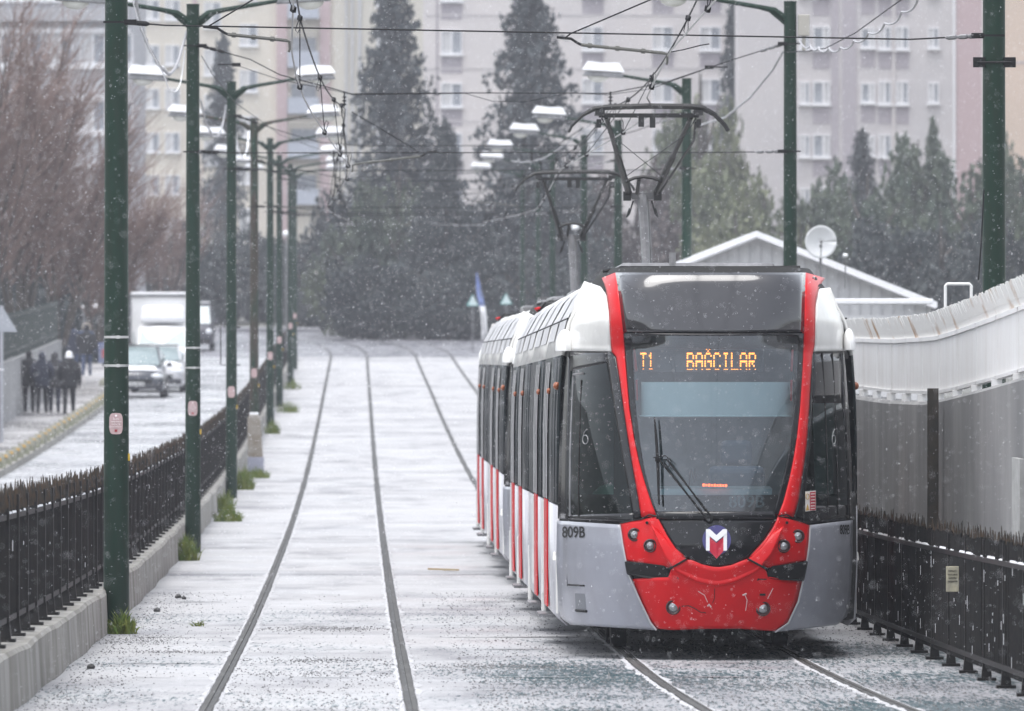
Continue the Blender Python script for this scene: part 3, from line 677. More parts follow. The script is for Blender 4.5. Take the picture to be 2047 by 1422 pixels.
# emblem on the apron: navy disc, white M, red arrow-tipped band
NAVY = mat("emblem navy", (.055, .05, .19), .4); EW = mat("emblem white", (.8, .8, .82), .4); ER = mat("emblem red", (.55, .02, .05), .35)
def flat(pts, name, m, off, parent):
    n = len(pts); mb = MB(); mb.add([loc(x, y, off) for x, y in pts], [tuple(range(n))]); return mb.build(name, m, parent)
k = 40
em = flat([(1432.5 + 28.5 * math.cos(2 * PI * i / k), 1080 + 30 * math.sin(2 * PI * i / k)) for i in range(k)], "emblem", NAVY, -.022, tram)
flat([(1418.5, 1102), (1418.5, 1074), (1432, 1086), (1446, 1074), (1446, 1102), (1432, 1117)], "emblem_arrow", ER, -.030, em)
mb = MB()
for pg in ([(1411, 1058), (1418.5, 1058), (1418.5, 1101), (1411, 1101)], [(1446, 1058), (1453, 1058), (1453, 1101), (1446, 1101)], [(1411, 1058), (1419, 1058), (1432, 1070), (1432, 1083), (1411, 1066)], [(1453, 1058), (1445, 1058), (1432, 1070), (1432, 1083), (1453, 1066)]):
    mb.add([loc(x, y, -.034 - .0005 * len(mb.f)) for x, y in pg], [tuple(range(len(pg)))])
mb.build("emblem_letter", EW, em)
# --- flanks of the cab
WL_T, WL_B = 704, 1039
def flank(left):
    X = (lambda a, b: a) if left else (lambda a, b: b)
    # window, with its black border
    if left:
        outer = [(1126, 704), (1122, 800), (1118, 900), (1115.5, 1000), (1115, 1037)]; inner = [(1222, 704)] + [(x - 1.5, y) for x, y in OUL[5:]]; gl_o = [(1140, 742), (1138, 800), (1136, 900), (1134, 1000), (1134, 1030)]; gl_i = [(1212, 725), (1222, 780), (1233, 850), (1246, 930), (1258, 990), (1266, 1026)]
    else:
        outer = [(1688, 704), (1693, 760), (1698, 830), (1703, 930), (1704.5, 1037)]; inner = [(1625, 706)] + [(x + 1.5, y) for x, y in OUR[5:]]; gl_o = [(1682, 806), (1690, 860), (1695, 930), (1698, 1010)]; gl_i = [(1626, 806), (1622, 880), (1614, 950), (1606, 1012)]
    part(MB().grid(patch(gl_o, gl_i, 24, 14, .004)), "side_window", GLASS_SIDE, solid=0)
    b = MB(); b.grid(patch(outer, [(x, y) for x, y in [(gl_o[0][0], outer[0][1])] + gl_o[1:-1] + [(gl_o[-1][0], outer[-1][1])]], 24, 4))
    b.grid(patch([(gl_i[0][0], inner[0][1])] + gl_i[1:-1] + [(gl_i[-1][0], 1037)], inner, 24, 5))
    g0, g1 = gl_o[0], gl_i[0]; b.grid(patch([(g0[0], 704), g0], [(g1[0], 704), g1], 6, 12))
    g0, g1 = gl_o[-1], gl_i[-1]; b.grid(patch([g0, (g0[0], 1038)], [g1, (g1[0], 1044 if left else 1046)], 4, 12))
    part(b, "side_window_border", TR_BLACK)
    # pale trim of the small opening light
    if left:
        part(MB().tube([loc(x, y, -.01) for x, y in ((1139, 1032), (1140, 900), (1146, 762), (1146, 749), (1166, 747))], .010, 5), "window_trim", STEEL, solid=0)
        part(MB().tube([loc(x, y, -.01) for x, y in ((1156, 1032), (1157, 930), (1162, 760))], .006, 5), "window_trim", GASKET, solid=0)
    else:
        for a in (1648, 1668, 1688): part(MB().tube([loc(a - 4, 706, -.008), loc(a + 4, 860, -.008), loc(a + 8, 1030, -.008)], .007, 5), "window_trim", GASKET, solid=0)
    # white upper fairing
    if left: A, B, = [(1168, 562), (1150, 598), (1138, 640), (1130, 675), (1127, 702)], [(1200, 573), (1209, 590), (1215, 630), (1218, 672), (1220, 702)]
    else: A, B = [(1660, 575), (1675, 610), (1686, 645), (1688, 680), (1689, 702)], [(1640, 577), (1633.5, 610), (1632, 650), (1631, 680), (1630, 702)]
    part(MB().grid(patch(A, B, 20, 14, -.012)), "upper_fairing", TR_WHITE, solid=.03)
    # lower grey panel
    if left: A, B = [(1113, 1041), (1112, 1120), (1115, 1200), (1121, 1236), (1140, 1249)], [(1239, 1049), (1246, 1095), (1257, 1150), (1280, 1203), (1300, 1245), (1312, 1260)]
    else: A, B = [(1705, 1040), (1704, 1120), (1700, 1200), (1694, 1232), (1672, 1250)], [(1620, 1050), (1617, 1095), (1608, 1150), (1596, 1203), (1576, 1246), (1550, 1264)]
    part(MB().grid(patch(A, B, 26, 18, -.008)), "lower_panel", TR_GREY, solid=.03)
    part(MB().tube([loc(x, y, -.018) for x, y in B], .008, 5), "panel_edge", TR_PANEL, solid=0)
flank(True); flank(False)
# panel gaps and tow hatch on the left grey panel
def hatch():
    mb = MB(); mb.tube([loc(x, y, -.012) for x, y in ((1134, 1172), (1134, 1060))], .0035, 4).tube([loc(x, y, -.014) for x, y in ((1136, 1169), (1152, 1170), (1168, 1171))], .008, 4); part(mb, "panel_gap", GASKET, solid=0)
    mb = MB(); mb.grid(patch([(1149, 1186), (1151, 1224)], [(1169, 1187), (1172, 1225)], 6, 5, -.011)); part(mb, "tow_hatch", mat("hatch grey", (.17, .18, .2), .5), solid=0)
    mb = MB(); mb.tube([loc(1151, 1220, -.03), loc(1172, 1222, -.03)], .011, 5); part(mb, "hatch_lip", GASKET, solid=0)
hatch()
# painted fleet number on both flanks
def number(px, py, size, flip=1):
    vs, fs = text_mesh("809B", size, 0, size * .02)
    mb = MB(); sc = 1 / .0044
    mb.add([loc(px + v.x * sc * (.72 if flip > 0 else .36), py - v.y * sc, -.022) for v in vs], fs); part(mb, "fleet_number", GASKET, smooth=False, solid=0)
number(1146, 1065, .135); number(1689, 1060, .115, -1)
for x0, f in ((1170, 1.0), (1667, .6)):
    mb = MB(); mb.tube([loc(x0 + f * 5.5 * math.cos(q * .5236), 879 + 9 * math.sin(q * .5236), -.014) for q in range(13)], .004, 4).tube([loc(x0 - f * 5, 874, -.014), loc(x0 - f * 2, 864, -.014), loc(x0 + f * 3, 858, -.014)], .004, 4); part(mb, "window_decal", mat("faint decal", (.30, .32, .32), .5), solid=0)
# warning sticker inside the right side window, wear and little signs
c = [(1610, 983), (1631, 981), (1631, 1021), (1610, 1023)]
st = flat(c, "warning_sticker", mat("sticker white", (.75, .73, .7), .4), -.012, tram)
flat([(1619, 984), (1630.5, 983), (1630.5, 1020), (1619, 1021)], "sticker_field", mat("sticker red", (.45, .04, .06), .4), -.016, st)
mb = MB(); mb.tube([loc(1614.5 + 3.2 * math.cos(a * .5), 993 + 5.5 * math.sin(a * .5), -.018) for a in range(14)], .003, 4); mb.add([loc(x, y, -.018) for x, y in ((1611, 1021), (1618, 1020), (1614.5, 1007))], [(0, 1, 2)]); mb.build("sticker_pictogram", mat("sticker ochre", (.5, .3, .05), .5), st)
mb = MB()
for y in (988, 994, 1000, 1006, 1012, 1017): mb.tube([loc(1621, y, -.018), loc(1629, y - .5, -.018)], .003, 4)
mb.build("sticker_lines", MATS["sticker white"], st)
# camera pods
def cam_pod(px, py, w, h, sgn):
    c = loc(px, py, -.02); mb = MB(); rows = []
    for i in range(9):
        a = PI / 2 * i / 8; r = math.cos(a)
        rows.append([(c.x + sgn * .02 + w * r * math.cos(2 * PI * j / 16), c.y - .05 + .20 * r * math.sin(2 * PI * j / 16), c.z + h * math.sin(a)) for j in range(17)])
    mb.grid(rows); mb.add([(p[0], p[1], p[2] - .001) for p in rows[0][:16]], [tuple(range(16))]); part(mb, "camera_pod", mat("pod white", (.78, .78, .77), .3), solid=0)
cam_pod(1134, 702, .088, .19, -1); cam_pod(1692, 700, .06, .19, 1)
# wiper and its arms
mb = MB(); mb.tube([loc(x, y, -.05) for x, y in ((1308, 834), (1311, 870), (1315, 930), (1317, 1010))], [.006, .013, .016, .010], 6); mb.box(loc(1315, 919, -.06), (.05, .03, .035)); mb.tube([loc(x, y, -.07) for x, y in ((1306, 915), (1330, 911), (1341, 922), (1335, 935), (1325, 922))], .005, 5)
wp = part(mb, "wiper_blade", RUBBER, solid=0)
for a, b in (((1424, 1036), (1332, 918)), ((1412, 1036), (1318, 920))): MB().tube([loc(*a, -.03), loc((a[0] + b[0]) / 2, (a[1] + b[1]) / 2, -.07), loc(*b, -.06)], .0085, 6).build("wiper_arm", RUBBER, wp)
mb = MB(); mb.cyl(loc(1418, 1038, -.05), loc(1418, 1038, .02), .03, 10); mb.build("wiper_hub", RUBBER, wp)
# --- inside the cab
INTD = mat("cab interior", (.10, .11, .12), .7); BLIND = mat("roller blind", (.52, .59, .585), .7); DASH = mat("dash board", (.34, .42, .43), .6, c2=(.26, .32, .33), scale=5)
mb = MB(); mb.box((0, 2.9, 1.9), (2.3, .05, 1.9)); part(mb, "bulkhead", mat("bulkhead grey", (.22, .25, .27), .7, c2=(.12, .14, .15), scale=1.6), solid=0)
mb = MB(); mb.box((0, 1.9, .95), (2.1, 2.2, .05)); part(mb, "cab_floor", INTD, solid=0)
mb = MB(); mb.grid(patch([(1283, 764), (1283, 830)], [(1588, 764), (1588, 830)], 8, 16, .14)); part(mb, "roller_blind", BLIND, solid=0)
mb = MB(); mb.tube([loc(1280 + 30.5 * i, 832, .12) for i in range(11)], .009, 6); part(mb, "blind_rail", mat("blind rail", (.7, .82, .82), .4), solid=0)
mb = MB(); rows = patch([(1320, 978), (1322, 1020)], [(1545, 978), (1540, 1020)], 6, 18, .10); top = [Vector((p.x, p.y + .5, p.z + .02)) for p in rows[0]]; mb.grid([top] + rows); part(mb, "dashboard", DASH, solid=0)
mb = MB(); mb.box((.25, 2.0, 1.35), (.5, .18, .62), rx=.1).box((.25, 2.05, 1.78), (.28, .12, .22)); part(mb, "driver_seat", mat("seat cloth", (.05, .08, .12), .8), smooth=False, bevel=.05, solid=0)
mb = MB(); mb.ell((.78, 1.75, 1.28), (.18, .2, .28), 14, 8); part(mb, "passenger_seat", mat("seat green", (.16, .26, .25), .6), solid=0); mb = MB(); mb.ell((-.88, 1.75, 1.25), (.2, .25, .26), 14, 8); part(mb, "passenger_seat", MATS["seat green"], solid=0)
vs, fs = text_mesh("809B", .15, 0, .002); mb = MB(); mb.add([loc(1493 + v.x / .0043, 1004 - v.y / .0043, .06) for v in vs], fs); part(mb, "dash_number", mat("dim print", (.11, .14, .15), .6), smooth=False, solid=0)
mb = MB(); mb.tube([loc(x, y, .09) for x, y in ((1378, 975), (1380, 945), (1384, 938), (1386, 960), (1391, 936), (1392, 955), (1388, 965))], .006, 5); part(mb, "dash_cable", RUBBER, solid=0)
# lit amber destination board (a dot matrix) and the red strip on the dash
FONT = {'T': "11111 00100 00100 00100 00100 00100 00100", '1': "00100 01100 00100 00100 00100 00100 01110", 'B': "11110 10001 10001 11110 10001 10001 11110", 'A': "01110 10001 10001 11111 10001 10001 10001", 'G': "01110 10001 10000 10111 10001 10001 01110", 'C': "01110 10001 10000 10000 10000 10001 01110", 'I': "01110 00100 00100 00100 00100 00100 01110", 'L': "10000 10000 10000 10000 10000 10000 11111", 'R': "11110 10001 10001 11110 10100 10010 10001"}
AMBER = mat("amber dots", (.1, .03, 0), .5, emit=((1, .27, .03), 2.1))
bd = part(MB().grid(patch([(1277, 700), (1277, 744)], [(1528, 700), (1528, 744)], 4, 14, .16)), "destination_board", mat("board black", (.02, .022, .025), .5), solid=0)
def dots(txt, px, py, pw, ph, breve=None):
    mb = MB(); W = 6 * len(txt) - 1
    for ci, ch in enumerate(txt):
        for ri, row in enumerate(FONT[ch].split()):
            for xi, bit in enumerate(row):
                if bit == '1':
                    y = py + ph * (ri + (.55 if ri > 2 else 0) + (.55 if ri > 5 else 0)) / 8.1; c = loc(px + pw * (ci * 6 + xi + .5) / W, y, .13)
                    hh = .35 if ri in (6,) else 1
                    mb.box(c, (.0043 * pw / W * .86, .004, .0043 * ph / 8.1 * .80 * hh))
        if ci == breve:
            for xi, dy in ((1, 0), (2, .5), (3, 0)): mb.box(loc(px + pw * (ci * 6 + xi + .5) / W, py - ph * (.24 - dy * .2), .13), (.01, .004, .009))
    mb.build("lit_letters", AMBER, bd)
dots("T1", 1281, 707, 27, 35); dots("BAGCILAR", 1374, 707, 139, 36, breve=2)
mb = MB()
for i in range(9): mb.box(loc(1407 + i * 5.6, 970 + .15 * i, .04), (.017, .004, .017 if i % 2 else .022))
part(mb, "lit_strip", mat("red lit strip", (.2, .01, 0), .5, emit=((1, .09, .02), 2.6)), smooth=False, solid=0)
mb = MB(); REDI = mat("inner red strip", (.55, .05, .06), .4)  # red strips just inside the windscreen's side edges
mb.tube([loc(1267, 699, .05), loc(1272, 742, .05)], .014, 6); mb.tube([loc(1273, 760, .05), loc(1274, 800, .05)], .010, 6); mb.tube([loc(1585, 700, .05), loc(1583, 742, .05)], .011, 6); mb.tube([loc(1583, 760, .05), loc(1582, 802, .05)], .011, 6)
part(mb, "inner_red_strip", REDI, solid=0)

# --- body: modules with window band, skirt, roof; doors; bellows
UL = 29.7
def roof_prof(): return [(-1.29, 2.64), (-1.265, 2.8), (-1.225, 2.95), (-1.10, 3.17), (-.95, 3.32), (-.6, 3.37), (0, 3.39), (.6, 3.37), (.95, 3.32), (1.10, 3.17), (1.225, 2.95), (1.265, 2.8), (1.29, 2.64)]
MODS = [(2.2, 8.9), (9.3, 15.8), (16.2, 22.4), (22.8, UL - 2.2)]
LOWP = mat("tram lower panel", (.52, .52, .55), .35, c2=(.38, .38, .41), scale=2, coat=.2)
DOORS = [6.7, 11.6, 20.3, 24.9]
def extrude(profile, a, b, k=2, close=False):
    mb = MB(); mb.grid([[(x, a + (b - a) * i / k, z) for x, z in profile] for i in range(k + 1)]); return mb
for a, b in MODS:
    rf = part(extrude(roof_prof(), a, b), "roof_module", TR_WHITE, solid=.03)
    for sg in (-1, 1):
        # grey panels let into the cove, and the dark joint under them
        mb = MB(); L = (b - a)
        for u, v in ((.04, .46), (.54, .96)):
            mb.grid([[(sg * x, a + L * f, z) for x, z in ((1.275, 2.79), (1.236, 2.95), (1.112, 3.175), (1.02, 3.27))] for f in (u, v)])
        mb.build("cove_panel", TR_PANEL, rf)
        mb = MB(); mb.tube([(sg * 1.23, a, 2.965), (sg * 1.23, b, 2.965)], .008, 4); mb.build("cove_seam", GASKET, rf)
        part(extrude([(sg * 1.325, 1.32), (sg * 1.322, 1.9), (sg * 1.312, 2.3), (sg * 1.288, 2.64)], a, b), "window_band", DGLASS, solid=.02)
        part(extrude([(sg * 1.24, .25), (sg * 1.31, .31), (sg * 1.325, .7), (sg * 1.325, 1.31)], a, b), "skirt", LOWP, solid=.02)
        y = a + .5
        while y < b - .2:
            if all(abs(y - d) > .75 for d in DOORS): part(MB().box((sg * 1.322, y, 1.66), (.012, .05, .64)).box((sg * 1.310, y, 2.30), (.012, .05, .64), ry=-sg * .045), "mullion", mat("mullion grey", (.20, .20, .21), .4), smooth=False, solid=0)
            y += 1.15
        mb = MB(); mb.box((sg * 1.31, b - .12, .48), (.05, .22, .58)); part(mb, "skirt_end", TR_WHITE, smooth=False, bevel=.02, solid=0)
    mb = MB(); mb.box((0, (a + b) / 2 + .4, .42), (2.0, b - a - 1.0, .24)); part(mb, "underframe", GASKET, smooth=False, solid=0)
for i in range(3):
    a, b = MODS[i][1], MODS[i + 1][0]; mb = MB(); k = 6
    rows = []
    for j in range(k + 1):
        f = .935 if j % 2 else .90; rows.append([(x * f, a - .1 + (b - a + .2) * j / k, z * .985) for x, z in [(-1.3, .4), (-1.3, 1.4)] + roof_prof() + [(1.3, 1.4), (1.3, .4)]])
    mb.grid(rows); part(mb, "bellows", RUBBER, smooth=False, solid=0)
AMBL = mat("amber marker", (.30, .085, .03), .3)
for d in DOORS:
    for sg in (-1, 1):
        dr = MB(); dr.grid([[(sg * 1.337, y, .34), (sg * 1.340, y, .8), (sg * 1.340, y, 1.33)] for y in (d - .65, d + .65)]); dr = part(dr, "door", TR_RED, smooth=False, solid=.012)
        g = MB(); g.grid([[(sg * 1.340, y, 1.34), (sg * 1.337, y, 1.9), (sg * 1.327, y, 2.3), (sg * 1.305, y, 2.58)] for y in (d - .62, d + .62)]); g.build("door_glass", DGLASS, dr)
        f = MB()
        for y in (d - .65, d, d + .65): f.tube([(sg * 1.340, y, 1.34), (sg * 1.340, y, 1.9), (sg * 1.330, y, 2.3), (sg * 1.306, y, 2.6)], .006, 4)
        f.build("door_frame", mat("door edge", (.42, .42, .43), .4), dr)
        b = MB(); b.box((sg * 1.32, d, .255), (.18, 1.25, .02)); b.box((sg * 1.37, d, .268), (.08, 1.2, .01)); b.build("step_plate", STEEL, dr)
        l = MB(); l.ell((sg * 1.325, d - .85, 2.33), (.022, .04, .03), 10, 6); part(l, "marker_light", AMBL, solid=0)
# white panels between the door pairs, grey cab corner post
for sg in (-1, 1):
    mb = MB(); mb.grid([[(sg * 1.333, y, .42), (sg * 1.334, y, 1.30)] for y in (8.0, 8.85)]); mb.grid([[(sg * 1.333, y, .42), (sg * 1.334, y, 1.30)] for y in (12.4, 13.6)]); part(mb, "side_panel", TR_WHITE, smooth=False, solid=.008)
    l = MB(); l.ell((sg * 1.325, 2.5, 2.37), (.032, .05, .036), 12, 7); part(l, "marker_light", AMBL, solid=0)
    b = MB(); b.box((sg * 1.31, 2.5, .60), (.04, .24, .50)); b.box((sg * 1.34, 2.62, .86), (.04, .2, .08), taper=.6); part(b, "corner_fender", TR_WHITE, smooth=False, bevel=.02, solid=0)
# cab corner posts joining the flank to the first module on both sides
# roof over the cab, roof gear
mb = MB(); mb.box((.0, 2.3, 3.405), (1.56, .8, .035)); mb.tube([(-.93, 1.8, 3.375), (-.80, 1.75, 3.395), (.80, 1.75, 3.41)], .016, 6); part(mb, "roof_lip", DARKM, smooth=False, solid=0)
mb = MB(); mb.grid([[(x * .97, 1.55 + (.75 * j / 4), 3.355 + .02 * j / 4 - .03 * (x / .95) ** 2) for x in (-.95, -.5, 0, .5, .95)] for j in range(5)]); part(mb, "cab_roof", TR_WHITE, solid=.02)
for y, L in ((6, 3.2), (12.6, 3.0), (25.0, 2.6)): part(MB().box((0, y, 3.44), (1.4, L, .10)), "roof_unit", STEEL, smooth=False, bevel=.03, solid=0)
mb = MB(); mb.cyl((-.28, 3.0, 3.44), (-.28, 3.0, 3.56), .03, 10); part(mb, "roof_aerial", STEEL, solid=0)
for y in (4.3, 5.9, 12.2, 13.8, 24.6, 26.2):
    for sg in (-1, 1): part(MB().cyl((sg * .66, y, .3), (sg * .80, y, .3), .29, 18), "wheel", GASKET, solid=0)
# --- pantograph (part with its own pieces)
pan = bpy.data.objects.new("pantograph", None); COL.objects.link(pan); pan.parent = tram; pan.location = (0, 18.6, 0); pan.empty_display_size = .2
PB = mat("pantograph black", (.012, .012, .013), .5); PG = mat("pantograph grey", (.12, .12, .125), .5, c2=(.075, .075, .08), scale=8)
def pp(mb, name, m=PB): return mb.build(name, m, pan, smooth=True)
mb = MB()
for y in (-.17, .17):
    mb.tube([(-.845, y, 5.10), (-.82, y, 5.16), (-.70, y, 5.28), (-.58, y, 5.345), (-.45, y, 5.362), (0, y, 5.375), (.45, y, 5.37), (.58, y, 5.35), (.70, y, 5.285), (.81, y, 5.17), (.845, y, 5.11)], [.014, .016, .02, .026, .028, .028, .028, .026, .02, .016, .014], 6)
pp(mb, "collector_strips")
mb = MB(); mb.box((0, 0, 5.275), (1.06, .05, .045)); mb.box((-.08, 0, 5.21), (.06, .05, .11)).box((.04, 0, 5.205), (.06, .05, .12))
for sg in (-1, 1): mb.box((sg * .52, 0, 5.30), (.10, .40, .05)).box((sg * .53, 0, 5.19), (.05, .06, .09)).tube([(sg * .5, .0, 5.25), (sg * .44, .02, 5.14), (sg * .41, 0, 5.25)], .008, 5)
pp(mb, "head_frame")
mb = MB()
for sg in (-1, 1):
    mb.tube([(sg * .452, 0, 5.26), (sg * .30, 1.09, 4.886), (sg * .295, 1.13, 4.872), (sg * .145, 2.2, 4.50)], [.024, .026, .036, .038], 7)
pp(mb, "upper_arm")
mb = MB(); mb.tube([(-.20, 1.75, 4.615), (-.1, 1.75, 4.655), (.0, 1.75, 4.67), (.1, 1.75, 4.655), (.20, 1.75, 4.615)], .021, 6).tube([(-.05, 1.78, 4.64), (-.06, 2.1, 4.5)], .02, 6); pp(mb, "arm_brace")
mb = MB(); mb.tube([(.50, .02, 5.20), (.49, .3, 5.02), (.20, 2.1, 4.52)], .014, 6); pp(mb, "guide_rod")
mb = MB(); mb.tube([(-.43, .1, 5.1), (.21, 1.65, 4.66)], .005, 4).tube([(.43, .1, 5.1), (-.21, 1.65, 4.66)], .005, 4); pp(mb, "cross_stay")
for sg in (-1, 1):
    mb = MB(); mb.box((sg * .165, 2.2, 4.47), (.085, .12, .10)).tube([(sg * .1, 2.2, 4.42), (sg * .14, 2.2, 4.28), (sg * .17, 2.2, 4.24), (sg * .14, 2.2, 4.34)], .009, 5)
    pp(mb, "knuckle")
mb = MB(); mb.box((0, 2.2, 4.47), (.24, .12, .07)); mb.tube([(-.0, 2.2, 4.47), (.0, 1.5, 4.1), (.0, .7, 3.62)], [.055, .05, .046], 8).tube([(.065, 2.15, 4.42), (.06, .7, 3.60)], .012, 5); pp(mb, "lower_arm", PG)
mb = MB(); mb.box((0, .9, 3.56), (1.0, 1.5, .08))
for sg in (-1, 1):
    for y in (.3, 1.5): mb.cyl((sg * .42, y, 3.42), (sg * .42, y, 3.56), .06, 10)
pp(mb, "base_frame", PG)
# --- far end of the unit: the same cab turned round
FRONT = ["cab_frame", "upper_cowl", "windscreen", "windscreen_border", "front_apron", "red_arm", "headlight_housing", "bumper_skin", "red_lip", "bumper_pad", "headlight", "side_window", "side_window_border", "upper_fairing", "lower_panel", "camera_pod", "cab_roof", "bulkhead"]
for o in [k for k in bpy.data.objects if k.parent == tram and k.name.split('.')[0] in FRONT]:
    c = copy_tree(o, tram); c.location = (0, UL, 0); c.rotation_euler = (0, 0, PI)
# second unit coupled behind
S2 = NOSE + UL + .35
tram2 = copy_tree(tram, skip=("fleet_number",)); tram2.location = P(S2, TC, 0); tram2.rotation_euler = (math.atan((G(S2 + 29) - G(S2)) / 29), 0, HEAD)
tram2["label"] = "second tram coupled behind the first, only its side and pantograph showing"
for k in bpy.data.objects:
    if k.parent == tram2 and k.name.startswith("pantograph"): k.location.y += 3.2
cp = thing("coupler", P(NOSE + UL + .1, TC, .5), "dark coupling bar between the two trams", "coupler", rz=HEAD); MB().box((0, 0, 0), (.14, .7, .12)).build("bar", DARKM, cp, bevel=.02)
# ================================================================ OVERHEAD LINE
ZIG = [-.31, .26, -.25, .25, -.25, .25, -.25, .25]
def zig(s, k):
    tab = [(20, .3 * k)] + [(q, z * k) for q, z in zip(POLE_S, ZIG)] + [(400, -.2 * k)]
    return lerp_table(tab, s)
def hc(s): return lerp_table([(20, 5.7), (90, 5.62), (98, 5.40), (131, 5.37), (400, 5.4)], s)
def contact_pts(tr, s0=25, s1=395, step=4):
    out = []; s = s0
    while s <= s1: out.append(P(s, (zig(s, 1) if tr == 0 else 3.43 + zig(s, -1) * (-.25 if s < 100 else 1)) + bend(s), hc(s))); s += step
    return out
def mess_h(s):
    q = [48] + POLE_S + [385]
    for a, b in zip(q, q[1:]):
        if a <= s <= b:
            u = (s - a) / (b - a); return 6.27 - 4 * u * (1 - u) * (.24 if b - a < 45 else .3)
    return 6.27
def mess_t(tr, s):
    z = zig(s, 1) * .7
    if tr == 0: return lerp_table([(40, .1), (90, -.27), (95, -.25), (109, -.1), (131, .17), (172, -.1), (400, 0)], s)
    return 3.43 + lerp_table([(40, .5), (90, .28), (110, .38), (131, .47), (172, .15), (400, 0)], s)
for tr, nm in ((0, "left"), (1, "right")):
    mb = MB(); mb.tube(contact_pts(tr), .009, 5); tag(mb.build("contact_wire", WIREL, smooth=True), "bright zigzag contact wire above the %s track" % nm + (", free of trams" if tr == 0 else " and touching the pantographs"), "wire", "contact wires")
    mb = MB(); ss = [45 + 2.2 * i for i in range(156)]; mb.tube([P(s, mess_t(tr, s) + bend(s), mess_h(s)) for s in ss], .0095, 5)
    mw = tag(mb.build("messenger_wire", WIREM, smooth=True), "dark sagging carrier wire above the %s track's contact wire" % nm, "wire", "carrier wires")
    for s in [60, 70, 80, 95, 109, 120, 127, 136, 146, 156, 166, 180, 192, 203, 220, 232, 255, 266, 290, 303]:
        if tr == 1 and 96 < s < 100: continue
        a = P(s, mess_t(tr, s), mess_h(s)); b = P(s + .2, zig(s, 1) if tr == 0 else 3.43 + zig(s, -1) * (-.25 if s < 100 else 1), hc(s))
        m = MB(); m.tube([a, b], .0055, 4)
        for p, up in ((a, -1), (b, 1)):
            m.box(p, (.035, .05, .05), rz=.5, rx=.4); lp = rnd.uniform(.12, .2); x = rnd.choice((-1, 1)) * .045
            m.tube([p, p + Vector((x * .6, 0, up * lp * .4)), p + Vector((x, 0, up * lp * .8)), p + Vector((x * .5, 0, up * lp)), p + Vector((0, 0, up * lp * .7)), p + Vector((0, 0, up * .03))], .0045, 4)
        m.build("dropper", WIREM, mw)
def strain(mb, a, b, u0, u1, r=.017):
    """turnbuckle and insulators between two fractions of a span wire"""
    a = Vector(a); b = Vector(b); mb.tube([a.lerp(b, u0), a.lerp(b, u1)], r * .5, 6)
    for u in (u0 + (u1 - u0) * .15, u0 + (u1 - u0) * .45, u0 + (u1 - u0) * .8): c = a.lerp(b, u); d = (b - a).normalized() * .06; mb.tube([c - d, c - d * .5, c + d * .5, c + d], [r * .7, r * 1.5, r * 1.5, r * .7], 7)
def spanwire(pts, label, ends=True, r=.008, group="cross wires between the poles"):
    mb = MB(); mb.tube(pts, r, 5); o = mb.build("span_wire", WIREM, smooth=True)
    tag(o, label, "wire", group)
    if ends:
        m = MB(); strain(m, pts[0], pts[1], 0.02, .5 if len(pts) > 2 else .09); m.build("insulator", DARKM, o); m = MB(); strain(m, pts[-1], pts[-2], .02, .5 if len(pts) > 2 else .07); m.build("insulator", STEEL, o)
    for p, sg in ((pts[0], 1), (pts[-1], -1)):
        m = MB(); m.box(Vector(p) + Vector((sg * .02, -.05, 0)), (.12, .12, .05)); m.box(Vector(p) + Vector((-sg * .11, -.12, .0)), (.26, .012, .02)); m.build("pole_clamp", DARKM, o)
    return o
spanwire([at(257, 45, 90), at(330, 51, 90), at(1820, 79, 90), at(1958, 72, 90)], "nearest cross wire, taut between the two broadest poles")
spanwire([at(402, 92, 130), at(500, 119, 130), at(560, 150, 130), at(668, 178, 130), at(703, 188, 131), at(940, 186, 131), at(1215, 187, 131), at(1330, 165, 130), at(1470, 118, 130), at(1566, 88, 130)], "upper cross wire of second pole pair, dipping to both hangers")
spanwire([at(470, 130, 130.5), at(560, 160, 130.5), at(668, 181, 130.5), at(703, 190, 131.5), at(930, 187, 131.5), at(985, 203, 131.5), at(1050, 204, 131.5), at(1140, 186, 131.5), at(1215, 190, 131.5), at(1300, 178, 131), at(1420, 135, 131)], "slack wire looping below the upper cross wire of second pole pair", ends=False, r=.005)
spanwire([at(401, 304, 130), at(470, 306, 130), at(1450, 305, 130), at(1566, 303, 130)], "lower straight cross wire of the second pole pair")
spanwire([at(474, 232, 172), at(560, 262, 172), at(640, 285, 172), at(720, 292, 172), at(1160, 291, 172), at(1270, 262, 172), at(1366, 228, 172)], "upper cross wire of the third pole pair")
spanwire([at(474, 338, 172), at(560, 342, 172), at(1300, 340, 172), at(1366, 337, 172)], "lower cross wire of the third pole pair")
for i in range(3, 8):
    s = POLE_S[i]; a = P(s, T_L[i] + .1, 6.75); b = P(s, T_R[i] - .1, 6.75); m1 = P(s, .2, 6.3); m2 = P(s, 3.5, 6.3)
    nm = ["", "", "", "fourth", "fifth", "sixth", "seventh", "eighth"][i]
    spanwire([a, a.lerp(m1, .5), m1, m2, b.lerp(m2, .5), b], "upper cross wire of the %s pole pair" % nm)
    spanwire([P(s, T_L[i] + .1, 5.72), P(s, -.9, 5.7), P(s, 5.2, 5.7), P(s, T_R[i] - .1, 5.72)], "lower cross wire of the %s pole pair" % nm)
ins = 0
for tr in (0, 1):
    for i in range(1, 6):
        s = POLE_S[i]; c = P(s, mess_t(tr, s), 6.27); m = MB(); z = .16 if i < 3 else .06
        m.tube([c, c + Vector((0, 0, z + .05))], .012, 5)
        for k in range(3): m.ell(c + Vector((0, 0, .03 + k * .05)), (.035, .035, .014), 8, 4)
        tag(m.build("wire_hanger", DARKM), "short dark hanger holding the %s carrier wire at %s pole pair" % (("left", "right")[tr], ("second", "third", "fourth", "fifth", "sixth")[i - 1]), "hanger", "carrier wire hangers")
TUBEM = mat("steady arm tube", (.10, .10, .09), .5, metal=.3)
